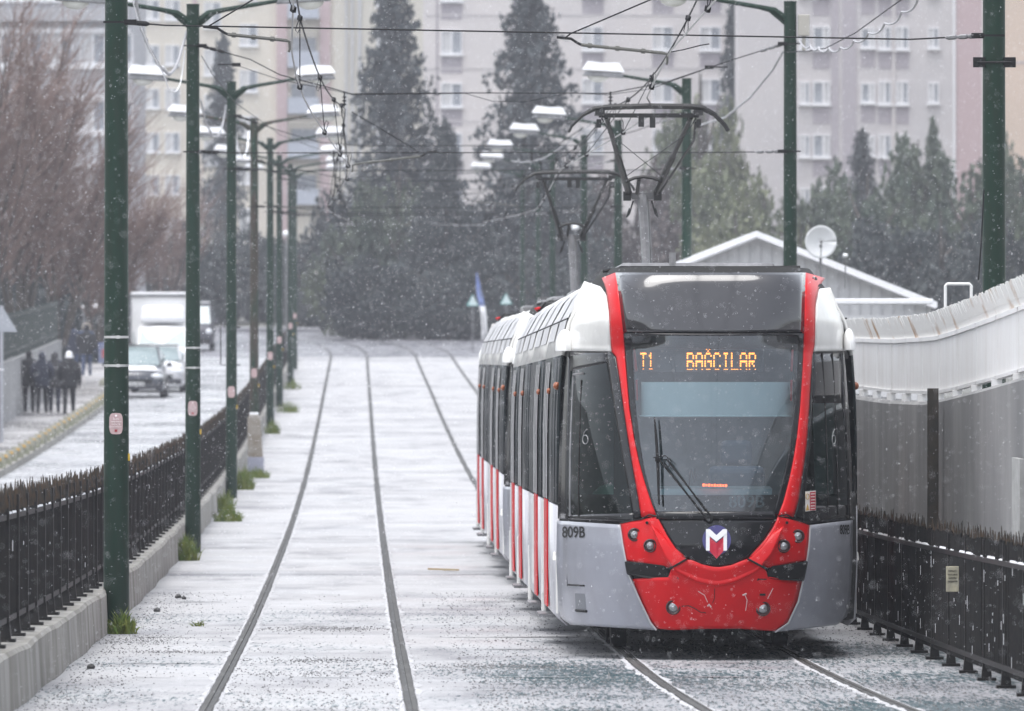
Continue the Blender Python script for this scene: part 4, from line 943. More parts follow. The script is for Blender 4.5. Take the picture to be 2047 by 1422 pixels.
def steady(a, b, label, hook=True):
    a = Vector(a); b = Vector(b); d = (b - a)
    m = MB(); m.tube([a, a.lerp(b, .94), b + Vector((0, 0, -.01)), b + Vector((0, 0, -.085)), b + Vector((-.01, 0, -.11))], [.017, .017, .015, .012, .012], 7)
    for u in (.1, .42, .72): c = a.lerp(b, u); m.tube([c - d.normalized() * .02, c + d.normalized() * .02], .026, 7)
    o = m.build("steady_arm", TUBEM, smooth=True); m = MB(); m.tube([a, a + Vector((-.04 if d.x > 0 else .04, 0, .02)), a - d.normalized() * .1 + Vector((0, 0, .05)), a - d.normalized() * .24 + Vector((0, 0, .05))], .014, 5); m.build("insulator", DARKM, o)
    return tag(o, label, "arm", "steady arms on the cross wires")
steady(at(455, 69, 90), at(579, 82, 90), "steady arm left of the nearest carrier wire, hung from the nearest cross wire")
steady(at(1162, 90, 90), at(1334, 107, 90), "steady arm above the nearer pantograph, hung from the nearest cross wire")
steady(at(840, 313, 131), at(705, 329, 131), "steady arm pointing left onto the left contact wire at second pole pair")
steady(at(545, 411, 240), at(644, 422, 240), "far steady arm over the left track, among distant left poles")
steady(at(945, 402, 250), at(1035, 412, 250), "far steady arm over the right track, left of the farther pantograph")
def simple_wire(pts, r, label, m=WIREM, cat="wire", n=5, group=None, name="guy_wire"): return tag(MB().tube(pts, r, n).build(name, m, smooth=True), label, cat, group)
simple_wire([at(1130, 76, 90), at(1140, 68, 89.9), at(1300, 0, 89), at(1420, -52, 88)], .008, "guy wire rising to the top edge from the arm above the pantograph")
simple_wire([at(418, 52, 90), at(430, 45, 89.9), at(505, 0, 89), at(560, -34, 88)], .008, "short guy wire rising from left end of the nearest cross wire")
simple_wire([at(703, 224, 131), at(770, 263, 131), at(840, 306, 131)], .007, "sloping stay from carrier wire to the arm at second pole pair")
simple_wire([at(1337, 105, 90), at(1365, 100, 90), at(1400, 91, 90), at(1418, 88, 90)], .006, "short bright wire beside the arm above the pantograph")
simple_wire([at(403, 112, 130), at(425, 150, 131), at(470, 205, 140), at(560, 270, 172), at(690, 318, 200)], .006, "thin slack wire running down from second pole into distance")
CABL = mat("cable grey", (.36, .36, .38), .5); 
def loop_cable(pts, r, label, m, beads=True):
    k = resample(pts, 40); kk = [k[0]] + [(a + b * 2 + c) / 4 for a, b, c in zip(k, k[1:], k[2:])] + [k[-1]]
    cb = MB().tube(kk, r, 6)
    for i in range(5, 36, 4):
        if beads: c = kk[i]; cb.ell(c, (r * 1.6, r * 1.6, r * 1.6), 7, 5)
    o = cb.build("feeder_cable", m, smooth=True); tag(o, label, "cable", "feeder cables looping from the poles")
loop_cable([at(268, -20, 125), at(281, 52, 126), at(296, 92, 127), at(318, 132, 128), at(339, 151, 129), at(354, 132, 129.5), at(366, 90, 130), at(374, 62, 130)], .021, "twisted dark cable loop hanging left of the second pole's head", CABL)
loop_cable([at(262, -10, 124), at(276, 40, 125), at(300, 100, 126), at(328, 150, 128), at(338, 182, 129), at(350, 188, 129), at(362, 165, 130), at(370, 100, 130)], .009, "thin pale cable hanging lowest at the second pole's head", SNOW, False)
loop_cable([at(401, 200, 165), at(410, 240, 167), at(424, 272, 169), at(436, 274, 170), at(446, 248, 171), at(452, 210, 171)], .017, "looped cable hanging left of the third pole", CABL)
loop_cable([at(470, 260, 200), at(476, 300, 202), at(486, 318, 204), at(494, 300, 206), at(498, 262, 207)], .017, "looped cable hanging left of the fourth pole", SNOW, False)
# spiral-wrapped feeder from the second right pole up to the nearest one
pts = [at(1590, 84, 130), at(1610, 92, 128), at(1640, 100, 122), at(1680, 100, 116), at(1730, 75, 110), at(1790, 40, 104), at(1840, 0, 99), at(1880, -40, 95)]
k = resample(pts, 90); mb = MB(); mb.tube([p + Vector((math.cos(i * .75) * .02, 0, math.sin(i * .75) * .028)) for i, p in enumerate(k)], .013, 5); o = mb.build("feeder_cable", CABL, smooth=True); tag(o, "wavy wrapped feeder cable climbing right from the one-lamp pole with box", "cable", "feeder cables looping from the poles")
MB().tube([at(1570, 104, 130), at(1610, 103, 128), at(1650, 97, 122), at(1710, 66, 114), at(1790, 8, 105), at(1830, -20, 101)], .008, 5).build("support_wire", WIREM, o, smooth=True)
simple_wire([at(1565, 105, 130), at(1545, 140, 134), at(1500, 195, 142), at(1450, 235, 152), at(1400, 250, 160)], .016, "dark cable drooping left from one-lamp pole towards distance", CABL, "cable", 6)
simple_wire([at(1185, 245, 172), at(1130, 290, 178), at(1085, 318, 186), at(1045, 325, 195), at(1022, 322, 205)], .013, "pale curved cable above the farther pantograph", CABL, "cable", 6)
simple_wire([at(1166, 255, 172), at(1100, 300, 178), at(1040, 335, 190), at(950, 345, 208), at(860, 352, 240)], .01, "darker curved wire below the pale cable, above farther pantograph", WIREM, "wire", 5)
for i, (x, y) in enumerate(((1150, 455), (572, 467))):
    r = thing("globe_lamp", at(x, y, 330), ["white globe lamp glimpsed inside the farther pantograph", "white globe lamp among the distant left poles"][i], "street lamp"); MB().ell((0, 0, 0), (.13, .13, .11), 12, 8).build("globe", SNOW, r, smooth=True); MB().cyl((0, 0, -4.2), (0, 0, -.08), .03, 8).build("post", STEEL, r)
# thin dark cable down the nearest right pole
simple_wire([at(1956, 560, 90), at(1962, 480, 90), at(1966, 400, 90), at(1967, 380, 90)], .008, "thin black cable hanging beside the right edge pole", WIREM, "cable")

# ================================================================ PEOPLE
COATS = {n: mat("cloth " + n, c, .85, c2=tuple(k * 1.6 for k in c), scale=14) for n, c in (("black", (.012, .012, .015)), ("navy", (.016, .019, .034)), ("grey", (.035, .034, .038)), ("jeans", (.03, .045, .09)), ("fur", (.28, .25, .22)))}
SKIN = mat("skin", (.45, .28, .2), .6)
def skin(name, pts, edges, radii, m, parent, sub=1):
    me = bpy.data.meshes.new(name); me.from_pydata([tuple(p) for p in pts], edges, []); me.update()
    o = bpy.data.objects.new(name, me); COL.objects.link(o); o.parent = parent
    sk = o.modifiers.new("skin", 'SKIN')
    for i, r in enumerate(radii):
        v = me.skin_vertices[0].data[i]; v.radius = r if isinstance(r, tuple) else (r, r); v.use_root = (i == 0)
    sk.use_smooth_shade = True; sub_ = o.modifiers.new("sub", 'SUBSURF'); sub_.levels = sub; sub_.render_levels = sub
    me.materials.append(m); return o
def person(s, t, label, coat="black", legs="black", h=1.74, stride=.18, lead=1, arms=("pocket", "pocket"), head="hood", rz=0, wide=1.0):
    k = h / 1.74; root = thing("person", P(s, t, .13), label, "person", "people walking away on the pavement", HEAD + rz)
    V = lambda x, y, z: (x * k, y * k, z * k)
    a = lead * stride
    pts = [V(0, 0, .95), V(0, .0, 1.14), V(0, .01, 1.32), V(0, .02, 1.46), V(0, .03, 1.55), V(0, .04, 1.66),
           V(-.10, .0, .90), V(-.105, a * .45, .50), V(-.11, a, .09), V(-.12, a + .15, .04),
           V(.10, .0, .90), V(.105, -a * .45 + .05, .50), V(.11, -a, .11), V(.12, -a + .14, .04)]
    ed = [(0, 1), (1, 2), (2, 3), (3, 4), (4, 5), (0, 6), (6, 7), (7, 8), (8, 9), (0, 10), (10, 11), (11, 12), (12, 13)]
    rad = [(.17 * wide, .13), (.175 * wide, .135), (.185 * wide, .14), (.15 * wide, .11), .065, (.085, .10), .105, .078, .055, .045, .105, .078, .055, .045]
    for sg, mode in ((-1, arms[0]), (1, arms[1])):
        b = len(pts)
        if mode == "pocket": arm = [V(sg * .20, .02, 1.42), V(sg * .275, -.05, 1.16), V(sg * .20, .10, .96)]
        else: arm = [V(sg * .20, .02, 1.42), V(sg * .26, -.02, 1.15), V(sg * .29, .05, .90)]
        pts += arm; ed += [(3, b), (b, b + 1), (b + 1, b + 2)]; rad += [.085, .068, .05]
        if mode != "pocket":
            w = Vector(arm[2]); c = len(pts)
            fp = [w + Vector((0, .01, -.06 * k))]; ee = [(b + 2, c)]; rr = [.034]
            for j, (dx, L) in enumerate(((-.024, .075), (-.008, .085), (.008, .08), (.022, .065))): fp += [fp[0] + Vector((0, dx, -.05)), fp[0] + Vector((-sg * .012, dx, -.05 - L))]; ee += [(c, c + 1 + 2 * j), (c + 1 + 2 * j, c + 2 + 2 * j)]; rr += [.010, .008]
            fp += [fp[0] + Vector((0, .04, -.02)), fp[0] + Vector((-sg * .01, .055, -.06))]; ee += [(c, c + 9), (c + 9, c + 10)]; rr += [.011, .009]
            pts += fp; ed += ee; rad += rr
    skin("body", pts, ed, [r if isinstance(r, tuple) else (r * k, r * k) for r in rad], COATS[legs], root)
    # coat over the trunk, flared hem
    mb = MB(); rows = []
    for z, rx, ry in ((.74, .215, .165), (.86, .22, .17), (1.0, .215, .165), (1.15, .215, .16), (1.3, .235, .165), (1.40, .23, .15), (1.47, .16, .12), (1.52, .09, .09)):
        rows.append([V(rx * wide * math.cos(2 * PI * j / 20), ry * math.sin(2 * PI * j / 20) + .01, z + .008 * math.sin(j * 2.1)) for j in range(21)])
    mb.grid(rows); mb.build("coat", COATS[coat], root, smooth=2, solid=.012)
    for sg, mode in ((-1, arms[0]), (1, arms[1])):
        q = [V(sg * .17, .02, 1.42), V(sg * .235, -.01, 1.34), V(sg * .285, -.05, 1.16), V(sg * .225, .09, .98)] if mode == "pocket" else [V(sg * .17, .02, 1.42), V(sg * .235, .0, 1.34), V(sg * .272, -.02, 1.15), V(sg * .295, .04, .93)]
        MB().tube(q, [.09 * k, .09 * k, .075 * k, .06 * k], 10).build("sleeve", COATS[coat], root, smooth=2)
    hd = MB(); hd.ell(V(0, .045, 1.635), (.078 * k, .095 * k, .115 * k), 14, 10); hd.ell(V(0, .145, 1.62), (.016, .022, .025), 8, 5)
    for sg in (-1, 1): hd.ell(V(sg * .08, .04, 1.63), (.014, .025, .034), 8, 5); hd.ell(V(sg * .032, .132, 1.65), (.014, .008, .009), 8, 5)
    hd.ell(V(0, .137, 1.57), (.026, .008, .009), 8, 4); hd.build("head", SKIN, root, smooth=True)
    if head == "hood": m = MB(); m.ell(V(0, .01, 1.63), (.105 * k, .115 * k, .135 * k), 14, 9); m.ell(V(0, -.02, 1.50), (.13 * k, .11 * k, .07 * k), 14, 6); m.build("hood", COATS[coat], root, smooth=True)
    elif head == "beanie": m = MB(); m.ell(V(0, .035, 1.67), (.098 * k, .112 * k, .115 * k), 14, 9); m.tube([V(.098 * math.cos(j * .45), .035 + .112 * math.sin(j * .45), 1.61) for j in range(15)], .022, 6); m.build("knit_hat", SNOW, root, smooth=True)
    elif head == "fur": m = MB(); m.ell(V(0, .0, 1.62), (.11, .11, .13), 14, 9); m.build("hood", COATS[coat], root, smooth=True); m = MB(); m.tube([V(.115 * math.cos(j * .45), .03, 1.64 + .13 * math.sin(j * .45)) for j in range(15)], .035, 7); m.build("fur_trim", COATS["fur"], root, smooth=True)
    else: m = MB(); m.ell(V(0, .03, 1.655), (.092 * k, .10 * k, .11 * k), 14, 9); m.build("hair", COATS["black"], root, smooth=True)
def px_t(px, s): return (px - CXP) * s / FPX - XC(s)
person(259, px_t(58, 259), "leftmost of four walkers abreast, bulky black coat, elbow out", "black", "black", 1.72, .16, 1, head="hair", wide=1.12)
person(258, px_t(84, 258), "second from left of four dark walkers abreast, hood up", "navy", "black", 1.70, .12, -1, head="hood")
person(258.5, px_t(109, 258.5), "third of four dark walkers abreast, beside the white hat", "grey", "navy", 1.70, .15, 1, head="hood")
person(256, px_t(138, 256), "walker in dark coat wearing a white knitted hat", "black", "black", 1.73, .17, -1, arms=("pocket", "hang"), head="beanie", wide=1.08)
person(322, px_t(147, 322), "farther walker in dark coat and blue jeans, bareheaded", "navy", "jeans", 1.78, .12, 1, head="hair", wide=1.1)
person(320, px_t(173, 320), "farther walker in dark parka with pale fur-trimmed hood", "black", "jeans", 1.80, .16, -1, arms=("pocket", "hang"), head="fur", wide=1.1)

# ================================================================ LEFT PAVEMENT: marker blocks, garden wall, signs, shelter
YEL = mat("yellow reflector", (.46, .27, .03), .6); BLK = mat("block concrete", (.30, .29, .25), .85, c2=(.16, .17, .12), scale=5)
mbA = MB(); mbA.prism([(-.16, 0), (.16, 0), (.10, .26), (-.06, .26)], 'x', -.13, .13)
blk = tag(mbA.build("kerb_block", BLK, bevel=.02), "grey concrete kerb block with a yellow patch on the pavement edge", "kerb block", "kerb blocks with yellow patches"); yl = MB(); yl.box((0, -.125, .19), (.075, .012, .06), rx=-.32); yl.build("reflector", YEL, blk)
ss = [176 + 3.6 * i for i in range(31)]
for i, s in enumerate(ss):
    o = blk if i == 0 else copy_tree(blk); o.location = P(s + rnd.uniform(-.3, .3), -7.18, .135); o.rotation_euler = (0, 0, HEAD + rnd.uniform(-.2, .2))
HUMP = thing("stone", P(300, -7.75, .13), "low rounded stone with yellow patch on the pavement behind the walkers", "stone"); MB().ell((0, 0, .05), (.30, .3, .26), 14, 8).build("boulder", BLK, HUMP, smooth=True); MB().ell((.05, -.26, .14), (.08, .06, .06), 8, 5).build("patch", YEL, HUMP)
mb = MB(); rows = []
for s in [150 + 4 * i for i in range(37)]: rows.append([P(s, -9.05, 0), P(s, -9.05, 1.60 + .1), P(s, -9.02, 1.62 + .1), P(s, -9.02, 1.72), P(s, -9.32, 1.72), P(s, -9.35, 0)])
tag(mb.grid(rows).build("garden_wall", mat("pale plaster", (.34, .34, .35), .8, c2=(.25, .25, .25), scale=.7)), "pale plastered garden wall beside the four walkers", "wall")
mb = MB(); root = thing("garden_fence", P(150, -9.2, 1.72), "dark green slatted fence on top of the pale garden wall", "fence"); o0 = Vector(root.location); s = 150
DG = mat("dark green slat", (.02, .032, .028), .7)
while s < 294: mb.box(P(s, -9.2, 2.35) - o0, (.05, .10, 1.25)); s += .24
mb.build("slats", DG, root); m = MB()
for h in (1.9, 2.85): m.grid([[P(s, -9.17 + a, h + b) - o0 for a, b in ((0, 0), (0, .06), (.04, .06), (.04, 0))] for s in range(150, 297, 6)])
m.build("rail", DG, root)
SIGNG = mat("sign back", (.36, .38, .42), .5)
root = thing("warning_sign", at(1, 610, 222), "back of a grey triangular warning sign at the left edge", "sign"); D_ = 222 / FPX
MB().prism([(-30 * D_, -54 * D_), (34 * D_, -54 * D_), (2 * D_, 0)], 'y', -.012, .012).build("panel", SIGNG, root, bevel=.01)
zb = G(222) - root.location.z
MB().cyl((.02, .05, zb), (.02, .05, -.02), .045, 10).build("post", mat("sign post", (.45, .46, .5), .4, metal=.4), root)
m = MB()
for z in (-.14, -.62, -1.55): m.cyl((.02, .05, z - .02), (.02, .05, z + .02), .058, 10)
m.build("clamp", SNOW, root)
root = thing("bus_shelter", P(338, px_t(200, 338), .13), "blue-sided bus shelter with snowy roof behind the nearest pole", "bus shelter", rz=HEAD)
MB().box((0, 0, 2.18), (1.3, 2.6, .10)).build("roof", STEEL, root, bevel=.02); m = MB(); m.ell((-.05, -.6, 2.23), (.6, 1.2, .26), 16, 5, 0, 90); m.build("snow", SNOW, root, smooth=True)
MB().box((.42, 0, 1.2), (.05, 2.2, 1.7)).box((.25, -1.15, 1.05), (.55, .05, 1.7)).build("side_panel", mat("shelter blue", (.06, .10, .32), .4, c2=(.2, .22, .3), scale=2), root)
for x in (-.58, .58):
    for y in (-1.2, 1.2): MB().cyl((x, y, 0), (x, y, 2.14), .035, 8).build("post", STEEL, root)
MB().box((.25, -1.2, .55), (.3, .06, .3)).build("poster", mat("poster red", (.4, .08, .08), .5), root)
for i, (x, y) in enumerate(((945, 600), (1012, 597))):
    root = thing("signal_sign", at(x, y, 385), ["small pale triangular sign left of the leaning banner", "small pale triangular sign right of the leaning banner"][i], "sign"); d = 385 / FPX
    MB().prism([(-11 * d, -11 * d), (11 * d, -11 * d), (0, 11 * d)], 'y', -.01, .01).build("panel", mat("sign pale", (.62, .72, .72), .4), root); MB().tube([(-11 * d, -.015, -11 * d), (11 * d, -.015, -11 * d), (0, -.015, 11 * d), (-11 * d, -.015, -11 * d)], .022, 4).build("border", mat("sign teal", (.12, .38, .36), .4), root)
    MB().cyl((0, .03, -11 * d), (0, .03, G(385) - root.location.z), .03, 8).build("post", STEEL, root)
root = thing("feather_banner", at(966, 700, 330), "leaning white and pale blue feather banner behind the farther tram", "banner"); d = 330 / FPX
for nm, m_, a, b in (("white_cloth", SNOW, 0, 5), ("blue_cloth", mat("banner blue", (.25, .32, .62), .7), 5, 10)):
    mb = MB(); rows = []
    for i in range(a, b + 1):
        u = i / 10; xc = (2 - 12 * u + 3 * math.sin(u * 5)) * d; wd = (5.5 if u < .75 else 5.5 * (1 - (u - .75) * 3.4)) * d; z = (20 + 135 * u) * d
        rows.append([(xc + wd * f, .08 * math.sin(f * 3 + u * 9), z) for f in (-1, -.5, 0, .5, 1)])
    mb.grid(rows); mb.build(nm, m_, root, smooth=2, solid=.01)
MB().tube([(.06, 0, G(330) - root.location.z), (.06, 0, .4), (-.1, 0, 2.2), (-.16, 0, 2.85)], .016, 6).build("mast", STEEL, root)
mb = MB(); mb.grid([[at(250, 690, 452), at(250, 655, 452), at(250, 653, 453), at(250, 690, 454)], [at(640, 690, 452), at(640, 657, 452), at(640, 655, 453), at(640, 690, 454)]]); tag(mb.build("parapet", mat("parapet grey", (.22, .22, .24), .8, c2=(.3, .3, .32), scale=1)), "low grey parapet where the road bends away", "parapet")

# ================================================================ VEHICLES
TYRE = mat("tyre", (.015, .015, .016), .8); RIM = mat("rim", (.4, .4, .42), .3, metal=.8); HL = mat("car headlight", (.75, .77, .8), .1, coat=1); PLATE = mat("number plate", (.65, .66, .66), .4)
CARG = mat("car glass", (.24, .30, .31), .06, coat=.5)
def loft(stations, m, name, parent, bev=.0):
    """stations: (y, half width low, half width top, z low, z top, corner) -> rounded sections front to back"""
    mb = MB(); rows = []
    for y, wl, wt, z0, z1, c in stations:
        r = []
        for x, z in ((-wl * .9, z0), (-wl, z0 + .1), (-wl, z0 + (z1 - z0) * .55), (-wt, z1 - c), (-wt + c, z1), (0, z1 + c * .3), (wt - c, z1), (wt, z1 - c), (wl, z0 + (z1 - z0) * .55), (wl, z0 + .1), (wl * .9, z0)): r.append((x, y, z))
        rows.append(r)
    mb.grid(rows); n = len(rows[0]); mb.f += [tuple(range(n))[::-1], tuple((len(rows) - 1) * n + j for j in range(n))]
    return mb.build(name, m, parent, smooth=True, bevel=bev)
def wheel(root, x, y, r=.31, w=.2):
    t = MB(); t.cyl((x - w / 2, y, r), (x + w / 2, y, r), r, 20); o = t.build("wheel", TYRE, root, bevel=.02); sg = 1 if x > 0 else -1
    MB().cyl((x + sg * (w / 2 - .01), y, r), (x + sg * (w / 2 + .012), y, r), r * .62, 16).build("rim", RIM, o)
def car(s, t, label, paint, h=1.52, w=.88, snow=True, group="vehicles parked along the pavement", name="parked_car", rz=0, L=4.3, hood=.98):
    root = thing(name, P(s, t, 0), label, "car", group, HEAD + rz)
    loft([(0, w * .72, w * .7, .28, .66, .08), (.10, w * .93, w * .88, .2, .78, .08), (.5, w, w * .93, .18, hood - .06, .08), (1.05, w, w * .95, .18, hood, .08), (L - .7, w, w * .95, .18, hood + .05, .08), (L - .1, w * .95, w * .9, .25, hood, .08), (L, w * .8, w * .8, .35, hood - .1, .08)], paint, "body", root)
    loft([(1.15, w * .86, w * .80, hood - .06, hood + .0, .02), (1.85, w * .90, w * .70, hood - .06, h - .05, .06), (2.4, w * .92, w * .72, hood - .06, h, .08), (3.4, w * .92, w * .70, hood - .06, h - .03, .08), (L - .3, w * .85, w * .74, hood - .06, hood + .15, .05)], CARG, "windows", root)
    loft([(1.86, w * .70, w * .68, h - .06, h - .02, .02), (2.4, w * .73, w * .70, h - .06, h + .02, .03), (3.4, w * .72, w * .68, h - .08, h - .01, .03)], SNOW if snow else paint, "roof", root)
    for sg in (-1, 1):
        MB().ell((sg * w * .70, .05, .68), (.19, .07, .085), 12, 7).build("headlight", HL, root, smooth=True)
        MB().box((sg * (w + .10), 1.45, hood + .06), (.17, .09, .12)).build("mirror", paint, root, bevel=.03)
        MB().tube([(sg * w * .83, 1.2, hood), (sg * w * .70, 1.86, h - .03)], .03, 6).build("pillar", paint, root)
        for y in (.85, L - .85): wheel(root, sg * (w - .08), y)
    MB().box((0, .02, .50), (w * 1.1, .06, .16)).build("grille", RUBBER, root, bevel=.02); MB().box((0, -.01, .36), (w * 1.75, .14, .16)).build("bumper", mat("dark bumper", (.03, .032, .04), .5), root, bevel=.05)
    pl = MB().box((0, -.09, .44), (.52, .015, .115)).build("number_plate", PLATE, root)
    MB().box((-.18, -.1, .44), (.04, .004, .08)).box((-.08, -.1, .44), (.08, .004, .07)).box((.06, -.1, .44), (.1, .004, .07)).box((.19, -.1, .44), (.09, .004, .07)).build("plate_smudge", mat("dim plate ink", (.3, .3, .3), .5), pl)
    if snow:
        mb = MB(); rows = []
        for i in range(8):
            y = .22 + .95 * i / 7; rows.append([(w * .86 * f, y, hood - .03 + .05 - .10 * (1 - i / 7) ** 2 * 1.2 - .05 * f ** 4) for f in (-1, -.7, -.35, 0, .35, .7, 1)])
        mb.grid(rows); mb.build("snow_cover", SNOW, root, smooth=2, solid=.03)
    return root
car(287, px_t(272, 287), "dark car parked behind the nearest pole, bonnet and roof snow-covered", mat("car dark paint", (.03, .035, .05), .3, coat=.6), 1.62, .90)
car(296.0, px_t(316, 296), "grey car squeezed between the dark car and box truck", mat("car grey paint", (.5, .5, .52), .3, coat=.6), 1.50, .86)
def truck(s, t, label):
    root = thing("box_truck", P(s, t, 0), label, "truck", "vehicles parked along the pavement", HEAD); W = mat("truck white", (.75, .75, .75), .4)
    loft([(0, .80, .80, .35, 1.05, .06), (.08, .93, .90, .32, 1.12, .06), (.55, .95, .92, .32, 1.25, .08), (.62, .95, .86, .32, 1.35, .06), (1.05, .95, .80, .32, 2.02, .10), (1.9, .95, .82, .32, 2.10, .10), (2.0, .93, .80, .32, 2.08, .10)], W, "cab", root)
    mb = MB(); mb.grid([[(x, .585 + .44 * v - .0, 1.30 + .66 * v + .02) for x in [(-.80 + .1 * v) * f for f in (1, .5, 0, -.5, -1)]] for v in (0, .5, 1)]); mb.build("windscreen", CARG, root, solid=.02)
    for sg in (-1, 1):
        MB().box((sg * .95, 1.1, 1.6), (.03, .7, .5), taper=.9).build("side_window", CARG, root); MB().ell((sg * .72, .03, .86), (.18, .08, .14), 12, 7).build("headlight", HL, root, smooth=True)
        MB().box((sg * 1.13, .75, 1.45), (.14, .10, .30)).build("mirror", RUBBER, root, bevel=.02); MB().tube([(sg * .9, .8, 1.45), (sg * 1.1, .75, 1.45)], .02, 5).build("mirror_arm", RUBBER, root)
        for y in (.9, 4.3): wheel(root, sg * .82, y, .36, .22)
    MB().box((0, -.03, .48), (1.8, .16, .26)).build("bumper", RUBBER, root, bevel=.04); MB().box((0, .0, .86), (.9, .05, .2)).build("grille", RUBBER, root, bevel=.02); MB().box((0, -.12, .5), (.5, .02, .11)).build("number_plate", PLATE, root)
    bx = MB().box((0, 3.9, 1.98), (2.18, 3.7, 2.20)).build("cargo_box", W, root, bevel=.04); m = MB(); m.box((0, 2.03, 3.04), (2.2, .06, .10)).box((0, 2.03, .92), (2.2, .06, .08)); 
    for sg in (-1, 1): m.box((sg * 1.08, 2.03, 1.98), (.06, .06, 2.1))
    m.build("frame", STEEL, bx); mb = MB(); mb.box((0, 1.45, 2.42), (1.5, .8, .56), rx=-.12, taper=.92); mb.build("wind_deflector", SNOW, root, smooth=False, bevel=.14)
    mb = MB(); mb.box((0, 3.9, 3.12), (2.16, 3.66, .10)); mb.build("snow_cover", SNOW, root, bevel=.04)
    mb = MB(); mb.box((0, .30, 1.25), (1.6, .4, .05), rx=.35); mb.build("bonnet_snow", SNOW, root, bevel=.02)
truck(303, px_t(324, 303), "white box truck with snow on its roof, parked behind the cars")
def van(s, t, label):
    root = thing("van", P(s, t, 0), label, "van", "vehicles parked along the pavement", HEAD); Pn = mat("van dark paint", (.05, .05, .065), .35, coat=.5)
    loft([(0, .8, .75, .3, .9, .1), (.1, .92, .86, .25, 1.0, .1), (.8, .95, .86, .25, 1.15, .1), (1.5, .95, .80, .25, 1.9, .14), (2.0, .96, .82, .25, 2.02, .14), (4.6, .96, .84, .25, 2.02, .14), (4.8, .92, .8, .3, 1.9, .14)], Pn, "body", root)
    mb = MB(); mb.grid([[(x, .80 + .66 * v - .03, 1.14 + .72 * v + .02) for x in [(-.82 + .08 * v) * f for f in (1, .5, 0, -.5, -1)]] for v in (0, .5, 1)]); mb.build("windscreen", CARG, root, solid=.02)
    mb = MB(); mb.box((0, 3.2, 2.05), (1.5, 3.0, .06)); mb.build("snow_cover", SNOW, root, bevel=.02)
    for sg in (-1, 1):
        MB().ell((sg * .74, .06, .82), (.17, .09, .12), 12, 7).build("headlight", HL, root, smooth=True); MB().box((sg * 1.06, 1.1, 1.25), (.16, .1, .22)).build("mirror", Pn, root, bevel=.03); MB().box((sg * .955, 2.0, 1.5), (.02, .9, .5)).build("side_window", CARG, root)
        for y in (.9, 3.9): wheel(root, sg * .86, y, .33)
    MB().box((0, .0, .42), (1.7, .14, .22)).build("bumper", RUBBER, root, bevel=.04); MB().box((0, -.08, .52), (.5, .02, .11)).build("number_plate", PLATE, root)
van(388, px_t(381, 388), "dark van with snowy roof, farthest of the parked row")
